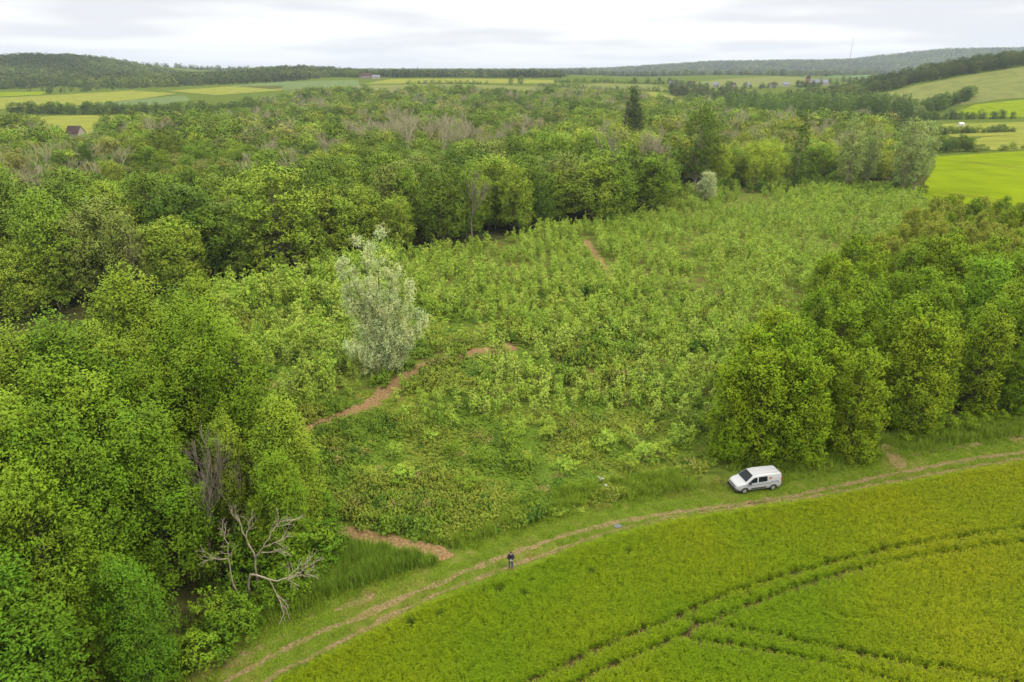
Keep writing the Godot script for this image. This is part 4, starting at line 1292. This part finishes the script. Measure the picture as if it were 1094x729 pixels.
# ------------------------------------------------------------------ the van
func van() -> void:
	var white := plain(lin(0.4, 0.4, 0.398), 0.35)
	white.clearcoat_enabled = true
	white.clearcoat = 0.6
	var black := plain(lin(0.025, 0.025, 0.027), 0.65)
	var glass := plain(lin(0.012, 0.016, 0.016), 0.08)
	glass.metallic_specular = 0.25
	var rubber := plain(lin(0.02, 0.02, 0.02), 0.9)
	var alloy := plain(lin(0.55, 0.55, 0.56), 0.35, 0.7)
	var o := Node3D.new()
	# stations along the length: x, top y, belt y, half width at belt, half width at the roof
	var st := [[-2.42, 1.55, 0.95, 0.80, 0.66], [-2.38, 1.72, 1.02, 0.86, 0.72], [-2.2, 1.83, 1.08, 0.91, 0.77], [-1.2, 1.87, 1.10, 0.925, 0.79], [0.0, 1.88, 1.10, 0.925, 0.79], [0.62, 1.83, 1.09, 0.925, 0.77], [1.02, 1.52, 1.07, 0.925, 0.80], [1.42, 1.20, 1.05, 0.92, 0.84], [1.5, 1.14, 1.04, 0.92, 0.86], [1.95, 1.05, 0.97, 0.90, 0.82], [2.22, 0.93, 0.86, 0.84, 0.74], [2.38, 0.74, 0.68, 0.74, 0.62]]
	var b := Buf.new()
	var ring := 12
	for s in st:
		var y0 := 0.28 if s[0] < 2.2 else 0.34
		var half := [Vector2(s[3] * 0.9, y0), Vector2(s[3] * 0.985, y0 + 0.14), Vector2(s[3], (y0 + s[2]) * 0.5), Vector2(s[3] * 0.985, s[2]), Vector2(lerpf(s[3], s[4], 0.86), lerpf(s[2], s[1], 0.86)), Vector2(s[4] * 0.82, s[1] - 0.01)]
		for k in 6: b.v.append(Vector3(s[0], half[k].y, half[k].x))
		for k in 6: b.v.append(Vector3(s[0], half[5 - k].y, -half[5 - k].x))
	for k in st.size() - 1:
		for j in ring:
			var p := k * ring + j
			var q := k * ring + (j + 1) % ring
			b.i.append_array(PackedInt32Array([p, p + ring, q + ring, p, q + ring, q]))
	for e in [0, (st.size() - 1) * ring]:
		for j in range(1, ring - 1):
			if e == 0: b.i.append_array(PackedInt32Array([e, e + j, e + j + 1]))
			else: b.i.append_array(PackedInt32Array([e, e + j + 1, e + j]))
	var body := mi(smooth_normals(b).mesh(), "body", o, white)
	# panes on the slanted upper sides: z from the belt to the roof edge
	var side := func(x: float, y: float, s: float) -> Vector3:
		var i := 0
		while i < st.size() - 2 and st[i + 1][0] < x: i += 1
		var f: float = clampf((x - st[i][0]) / (st[i + 1][0] - st[i][0]), 0, 1)
		var top_: float = lerpf(st[i][1], st[i + 1][1], f)
		var belt: float = lerpf(st[i][2], st[i + 1][2], f)
		var w0: float = lerpf(st[i][3], st[i + 1][3], f) * 0.985
		var w1: float = lerpf(st[i][4], st[i + 1][4], f)
		var z: float = lerpf(w0, lerpf(w0 / 0.985, w1, 0.86), clampf((y - belt) / (0.86 * (top_ - belt) + 0.001), 0, 1.0)) if y > belt else w0 * 1.01
		return Vector3(x, y, s * (z + 0.014))
	for s in [-1.0, 1.0]:
		for w in [["side_window", [1.22, 1.12, 0.28, 1.14, 0.28, 1.66, 0.56, 1.64, 0.86, 1.46]], ["side_window", [0.14, 1.14, -0.80, 1.16, -0.80, 1.68, 0.14, 1.68]]]:
			var g := Buf.new()
			for k in range(0, w[1].size(), 2): g.v.append(side.call(w[1][k], w[1][k + 1], s))
			for k in range(1, g.v.size() - 1): g.i.append_array(PackedInt32Array([0, k, k + 1]))
			mi(g.mesh(), w[0], o, glass)
		# blue lettering-like swash, too small to read, and the orange mark
		var sw := Buf.new()
		var last := Vector3.ZERO
		for k in 60:
			var t := k / 59.0
			var x := lerpf(1.35, -2.1, t)
			var y := 0.86 + 0.16 * t + 0.07 * sin(t * 42.0) + 0.03 * sin(t * 17.0)
			var p: Vector3 = side.call(x, y, s)
			if k: sw.tube(last, p, 0.022, 0.022, 4)
			last = p
		mi(sw.mesh(), "lettering", body, plain(lin(0.05, 0.07, 0.2), 0.5))
		var em := Buf.new()
		for q in [[-1.0, 1.62], [-1.36, 1.46], [-1.0, 1.28]]: em.v.append(side.call(q[0], q[1], s))
		em.i.append_array(PackedInt32Array([0, 1, 2]))
		mi(em.mesh(), "emblem", body, plain(lin(0.36, 0.12, 0.07), 0.5))
		var tr := Buf.new()
		tr.box(Vector3(-0.75, 0.46, s * 0.93 - 0.02), Vector3(0.85, 0.58, s * 0.93 + 0.02))
		mi(tr.mesh(), "side_moulding", o, black)
		var mr := Buf.new()
		mr.box(Vector3(1.0, 1.08, s * 1.02 - 0.11), Vector3(1.16, 1.30, s * 1.02 + 0.11))
		mi(mr.mesh(), "mirror", o, black)
		var hl := Buf.new()
		hl.quad(Vector3(2.36, 0.70, s * 0.60), Vector3(2.10, 0.78, s * 0.875), Vector3(2.05, 0.93, s * 0.87), Vector3(2.30, 0.86, s * 0.62))
		mi(hl.mesh(), "headlight", o, plain(lin(0.35, 0.36, 0.38), 0.1))
		var tl := Buf.new()
		tl.box(Vector3(-2.43, 0.85, s * 0.80 - 0.06), Vector3(-2.36, 1.35, s * 0.80 + 0.06))
		mi(tl.mesh(), "tail_light", o, plain(lin(0.4, 0.03, 0.02), 0.3))
		for x in [1.52, -1.55]:
			var w := Node3D.new()
			w.name = "wheel"
			o.add_child(w, true)
			w.position = Vector3(x, 0.32, s * 0.83)
			w.rotation.x = PI / 2
			var ty := TorusMesh.new()
			ty.inner_radius = 0.19
			ty.outer_radius = 0.33
			ty.rings = 24
			ty.ring_segments = 10
			mi(ty, "tyre", w, rubber).scale.y = 1.5
			var rim := Buf.new()
			for k in 10:
				var a := TAU * k / 10
				var c := TAU * (k + 1) / 10
				var y: float = s * 0.085
				var i := rim.v.size()
				rim.v.append_array(PackedVector3Array([Vector3(0, y * 1.2, 0), Vector3(cos(a) * 0.21, y, sin(a) * 0.21), Vector3(cos(c) * 0.21, y, sin(c) * 0.21)]))
				rim.i.append_array(PackedInt32Array([i, i + 1, i + 2]))
			mi(rim.mesh(), "rim", w, alloy)
			var ar := Buf.new()
			for k in 14:
				var a := PI * k / 14
				var c := PI * (k + 1) / 14
				var z: float = s * 0.918
				ar.quad(Vector3(x + cos(a) * 0.34, 0.3 + sin(a) * 0.34, z), Vector3(x + cos(c) * 0.34, 0.3 + sin(c) * 0.34, z), Vector3(x + cos(c) * 0.42, 0.3 + sin(c) * 0.42, z + s * 0.006), Vector3(x + cos(a) * 0.42, 0.3 + sin(a) * 0.42, z + s * 0.006))
				var i := ar.v.size()
				ar.v.append_array(PackedVector3Array([Vector3(x, 0.3, z - s * 0.004), Vector3(x + cos(a) * 0.34, 0.3 + sin(a) * 0.34, z), Vector3(x + cos(c) * 0.34, 0.3 + sin(c) * 0.34, z)]))
				ar.i.append_array(PackedInt32Array([i, i + 1, i + 2]))
			mi(ar.mesh(), "wheel_arch", o, black)
	var ws := Buf.new()
	ws.quad(Vector3(0.68, 1.80, 0.62), Vector3(0.68, 1.80, -0.62), Vector3(1.40, 1.235, -0.74), Vector3(1.40, 1.235, 0.74))
	for k in ws.v.size(): ws.v[k] += Vector3(0.012, 0.014, 0)
	mi(ws.mesh(), "windscreen", o, glass)
	var bp := Buf.new()
	bp.box(Vector3(2.1, 0.26, -0.80), Vector3(2.44, 0.56, 0.80))
	bp.box(Vector3(-2.5, 0.3, -0.84), Vector3(-2.3, 0.52, 0.84))
	var fb := Buf.new()
	fb.box(Vector3(2.1, 0.26, -0.80), Vector3(2.44, 0.56, 0.80))
	mi(fb.mesh(), "bumper", o, black)
	var rb := Buf.new()
	rb.box(Vector3(-2.5, 0.3, -0.84), Vector3(-2.3, 0.52, 0.84))
	mi(rb.mesh(), "bumper", o, black)
	var gr := Buf.new()
	gr.box(Vector3(2.28, 0.70, -0.56), Vector3(2.395, 0.78, 0.56))
	mi(gr.mesh(), "grille", o, black)
	for s in [-0.55, 0.0, 0.55]:
		var rib := Buf.new()
		rib.box(Vector3(-2.1, 1.86, s - 0.03), Vector3(0.4, 1.885, s + 0.03))
		mi(rib.mesh(), "roof_rib", body, white)
	# its left side is turned to the camera; local +z is that side when it faces -x
	var f := Vector3(-0.978, 0, 0.208)
	o.basis = Basis(f, Vector3.UP, f.cross(Vector3.UP)).scaled(Vector3.ONE * 1.04)
	var l := o.basis * Vector3(0, 0, 0.85)
	o.position = Vector3(25.2, 0.02, -59.3) + l
	top(o, "parked_van", "white van with side windows parked beside the farm track", "van")

# ------------------------------------------------------------------ the person
func field_mesh(bones: Array, cell: float, k: float) -> ArrayMesh:
	var lo := Vector3.ONE * 1e9
	var hi := -lo
	for b in bones:
		var e := Vector3.ONE * (maxf(b[2], b[3]) + cell * 3.0 + k)
		lo = lo.min((b[0] as Vector3).min(b[1]) - e)
		hi = hi.max((b[0] as Vector3).max(b[1]) + e)
	var nx := int((hi.x - lo.x) / cell) + 2
	var ny := int((hi.y - lo.y) / cell) + 2
	var nz := int((hi.z - lo.z) / cell) + 2
	var f := PackedFloat32Array()
	f.resize(nx * ny * nz)
	f.fill(9.0)
	for b in bones:
		var A: Vector3 = b[0]
		var B: Vector3 = b[1]
		var ab := B - A
		var ll := maxf(ab.length_squared(), 1e-9)
		var e := Vector3.ONE * (maxf(b[2], b[3]) + cell * 2.5 + k)
		var p0 := ((A.min(B) - e - lo) / cell).floor()
		var p1 := ((A.max(B) + e - lo) / cell).ceil()
		for z in range(maxi(0, int(p0.z)), mini(nz, int(p1.z) + 1)):
			for y in range(maxi(0, int(p0.y)), mini(ny, int(p1.y) + 1)):
				for x in range(maxi(0, int(p0.x)), mini(nx, int(p1.x) + 1)):
					var p := lo + Vector3(x, y, z) * cell
					var t := clampf((p - A).dot(ab) / ll, 0, 1)
					var dd := p.distance_to(A + ab * t) - lerpf(b[2], b[3], t)
					var q := (z * ny + y) * nx + x
					var o := f[q]
					var h := maxf(k - absf(o - dd), 0.0) / k
					f[q] = minf(o, dd) - h * h * k * 0.25
	var buf := Buf.new()
	var id := {}
	var off := [Vector3i(0, 0, 0), Vector3i(1, 0, 0), Vector3i(0, 1, 0), Vector3i(1, 1, 0), Vector3i(0, 0, 1), Vector3i(1, 0, 1), Vector3i(0, 1, 1), Vector3i(1, 1, 1)]
	var edges := [[0, 1], [2, 3], [4, 5], [6, 7], [0, 2], [1, 3], [4, 6], [5, 7], [0, 4], [1, 5], [2, 6], [3, 7]]
	for z in nz - 1:
		for y in ny - 1:
			for x in nx - 1:
				var base := (z * ny + y) * nx + x
				var c := [f[base], f[base + 1], f[base + nx], f[base + nx + 1], f[base + nx * ny], f[base + nx * ny + 1], f[base + nx * ny + nx], f[base + nx * ny + nx + 1]]
				var n := 0
				for q in 8: if c[q] < 0.0: n += 1
				if n == 0 or n == 8: continue
				var s := Vector3.ZERO
				var m := 0
				for e in edges:
					if (c[e[0]] < 0.0) != (c[e[1]] < 0.0):
						s += Vector3(off[e[0]]).lerp(Vector3(off[e[1]]), c[e[0]] / (c[e[0]] - c[e[1]]))
						m += 1
				id[base] = buf.v.size()
				buf.v.append(lo + (Vector3(x, y, z) + s / m) * cell)
	for z in range(1, nz - 1):
		for y in range(1, ny - 1):
			for x in range(1, nx - 1):
				var base := (z * ny + y) * nx + x
				var steps := [1, nx, nx * ny]
				for a in 3:
					var u: int = steps[(a + 1) % 3]
					var w: int = steps[(a + 2) % 3]
					var i0 := f[base] < 0.0
					if i0 == (f[base + steps[a]] < 0.0): continue
					var q := [id[base], id[base - u], id[base - u - w], id[base - w]]
					if i0: buf.i.append_array(PackedInt32Array([q[0], q[2], q[1], q[0], q[3], q[2]]))
					else: buf.i.append_array(PackedInt32Array([q[0], q[1], q[2], q[0], q[2], q[3]]))
	return smooth_normals(buf).mesh()

func person() -> void:
	var skin := plain(lin(0.42, 0.26, 0.19), 0.55)
	var jacket := plain(lin(0.014, 0.012, 0.014), 0.8)
	var denim := plain(lin(0.035, 0.055, 0.10), 0.9)
	var hairm := plain(lin(0.02, 0.014, 0.01), 0.7)
	var shoe := plain(lin(0.10, 0.095, 0.09), 0.7)
	var o := Node3D.new()
	# joints; the figure faces +z, toward the camera, and looks down at what it holds
	var head := Vector3(0, 1.60, 0.05)
	var neck := Vector3(0, 1.46, 0.0)
	var body := [[Vector3(0, 1.64, 0.03), Vector3(0, 1.57, 0.07), 0.092, 0.075], [head + Vector3(0, -0.01, 0.09), head + Vector3(0, -0.04, 0.105), 0.014, 0.017], [head + Vector3(-0.088, -0.01, 0.0), head + Vector3(-0.09, -0.04, 0.0), 0.02, 0.014], [head + Vector3(0.088, -0.01, 0.0), head + Vector3(0.09, -0.04, 0.0), 0.02, 0.014], [neck, head, 0.055, 0.055], [Vector3(0, 1.40, 0), Vector3(0, 1.0, 0), 0.13, 0.125]]
	var coat := [[Vector3(-0.12, 1.38, 0), Vector3(0.12, 1.38, 0), 0.105, 0.105], [Vector3(0, 1.38, 0), Vector3(0, 0.92, 0.01), 0.165, 0.165], [Vector3(0, 1.47, 0.0), Vector3(0, 1.42, 0.0), 0.075, 0.1]]
	var legs := [[Vector3(-0.06, 0.92, 0), Vector3(0.06, 0.92, 0), 0.13, 0.13]]
	for s in [-1.0, 1.0]:
		var sh := Vector3(s * 0.19, 1.38, 0)
		var el := Vector3(s * 0.27, 1.10, 0.03)
		var wr := Vector3(s * 0.10, 1.06, 0.27)
		coat.append([sh, el, 0.075, 0.06])
		coat.append([el, wr, 0.06, 0.045])
		body.append([sh, el, 0.055, 0.045])
		body.append([el, wr, 0.042, 0.03])
		var palm := wr + Vector3(-s * 0.012, 0.0, 0.07)
		body.append([wr, palm, 0.03, 0.034])
		for k in 4:
			var a := palm + Vector3(s * (0.02 - 0.0 * k), 0.026 - 0.018 * k, 0.02)
			var c := a + Vector3(-s * 0.016, -0.004, 0.036 - 0.004 * absf(k - 1))
			body.append([a, c, 0.0105, 0.0095])
			body.append([c, c + Vector3(-s * 0.03, -0.004, -0.004), 0.0095, 0.008])
		body.append([palm + Vector3(-s * 0.01, 0.02, -0.03), palm + Vector3(-s * 0.035, 0.045, 0.012), 0.0125, 0.0105])
		var hip := Vector3(s * 0.095, 0.9, 0)
		var kn := Vector3(s * 0.11, 0.48, 0.02)
		var an := Vector3(s * 0.115, 0.1, -0.01)
		legs.append([hip, kn, 0.10, 0.072])
		legs.append([kn, an, 0.072, 0.06])
		body.append([hip, kn, 0.085, 0.055])
		body.append([kn, an, 0.055, 0.04])
		var sm := field_mesh([[an + Vector3(0, -0.03, -0.02), an + Vector3(s * 0.01, -0.055, 0.06), 0.05, 0.046], [an + Vector3(s * 0.01, -0.055, 0.06), an + Vector3(s * 0.02, -0.062, 0.14), 0.046, 0.036]], 0.015, 0.03)
		mi(sm, "shoe", o, shoe)
	mi(field_mesh(body, 0.011, 0.014), "body", o, skin)
	mi(field_mesh(coat, 0.02, 0.05), "jacket", o, jacket)
	mi(field_mesh(legs, 0.02, 0.04), "trousers", o, denim)
	mi(field_mesh([[head + Vector3(0, 0.075, -0.015), head + Vector3(0, 0.0, -0.05), 0.088, 0.075], [head + Vector3(0, 0.08, -0.01), head + Vector3(0, 0.075, 0.04), 0.085, 0.055]], 0.015, 0.02), "hair", o, hairm)
	o.position = Vector3(-0.1, 0.02, -47.75)
	o.rotation.y = 0.05
	top(o, "person", "person in black jacket and blue jeans standing on the track edge", "person")
	var c := Node3D.new()
	var cb := Buf.new()
	cb.box(Vector3(-0.075, -0.02, -0.035), Vector3(0.075, 0.02, 0.035))
	mi(cb.mesh(), "casing", c, plain(lin(0.2, 0.2, 0.19), 0.5))
	for s in [-1, 1]:
		var st := Buf.new()
		st.tube(Vector3(s * 0.05, 0.02, 0.0), Vector3(s * 0.05, 0.045, 0.0), 0.006, 0.009, 6)
		mi(st.mesh(), "stick", c, jacket)
	var sc := Buf.new()
	sc.box(Vector3(-0.07, 0.02, -0.13), Vector3(0.07, 0.03, -0.052))
	mi(sc.mesh(), "screen", c, plain(lin(0.12, 0.12, 0.13), 0.2))
	c.position = o.position + Vector3(0, 1.07, 0.345)
	c.rotation.x = 0.5
	top(c, "remote_control", "pale remote control held in both hands by the person", "remote control")

func small_things() -> void:
	# flat grey slab on the middle of the track
	var r := RandomNumberGenerator.new()
	r.seed = 3
	var b := Buf.new()
	var n := 14
	for y in [0.0, 0.05, 0.07]:
		for k in n:
			var a := TAU * k / n
			var q := (0.40 + 0.06 * sin(a * 3.0 + 1.0) + 0.03 * cos(a * 5.0)) * (1.0 if y < 0.06 else 0.9)
			b.v.append(Vector3(cos(a) * q, y + 0.004 * sin(a * 2.0), sin(a) * q * 0.8))
	for l in 2:
		for k in n:
			var p := l * n + k
			var q := l * n + (k + 1) % n
			b.i.append_array(PackedInt32Array([p, q, q + n, p, q + n, p + n]))
	for k in range(1, n - 1): b.i.append_array(PackedInt32Array([2 * n, 2 * n + k, 2 * n + k + 1]))
	var o := mi(b.mesh(), "stone_slab", null, noisy([[0.0, lin(0.1, 0.1, 0.1)], [1.0, lin(0.17, 0.17, 0.175)]], 0.05, 1.5, 71), Vector3(10.0, 0.02, -53.6))
	top(o, "stone_slab", "flat grey stone lying on the middle of the track", "stone")
	# white flower heads in the scrub
	for q in [[9.1, 60.0, 1.0], [9.6, 59.3, 0.7]]:
		var w := Node3D.new()
		var st := Buf.new()
		var fl := Buf.new()
		for k in 7:
			var f: Vector3 = Vector3(r.randf_range(-0.3, 0.3), r.randf_range(0.9, 1.25), r.randf_range(-0.3, 0.3)) * float(q[2])
			st.tube(Vector3(f.x * 0.2, -0.05, f.z * 0.2), f, 0.012, 0.008, 4)
			clump(fl, r, f, Vector3(0.11, 0.03, 0.11), 26, 0.05, 0.9, Color.WHITE, 1.2)
		mi(st.mesh(), "stem", w, plain(lin(0.08, 0.13, 0.03)))
		mi(fl.mesh(), "flower", w, leafy(lin(0.7, 0.7, 0.66), 0.3))
		w.position = Vector3(q[0], 0, -q[1])
		top(w, "white_flower", "tuft of white flowers in the scrub above the track", "flower", "white flowers in the scrub")
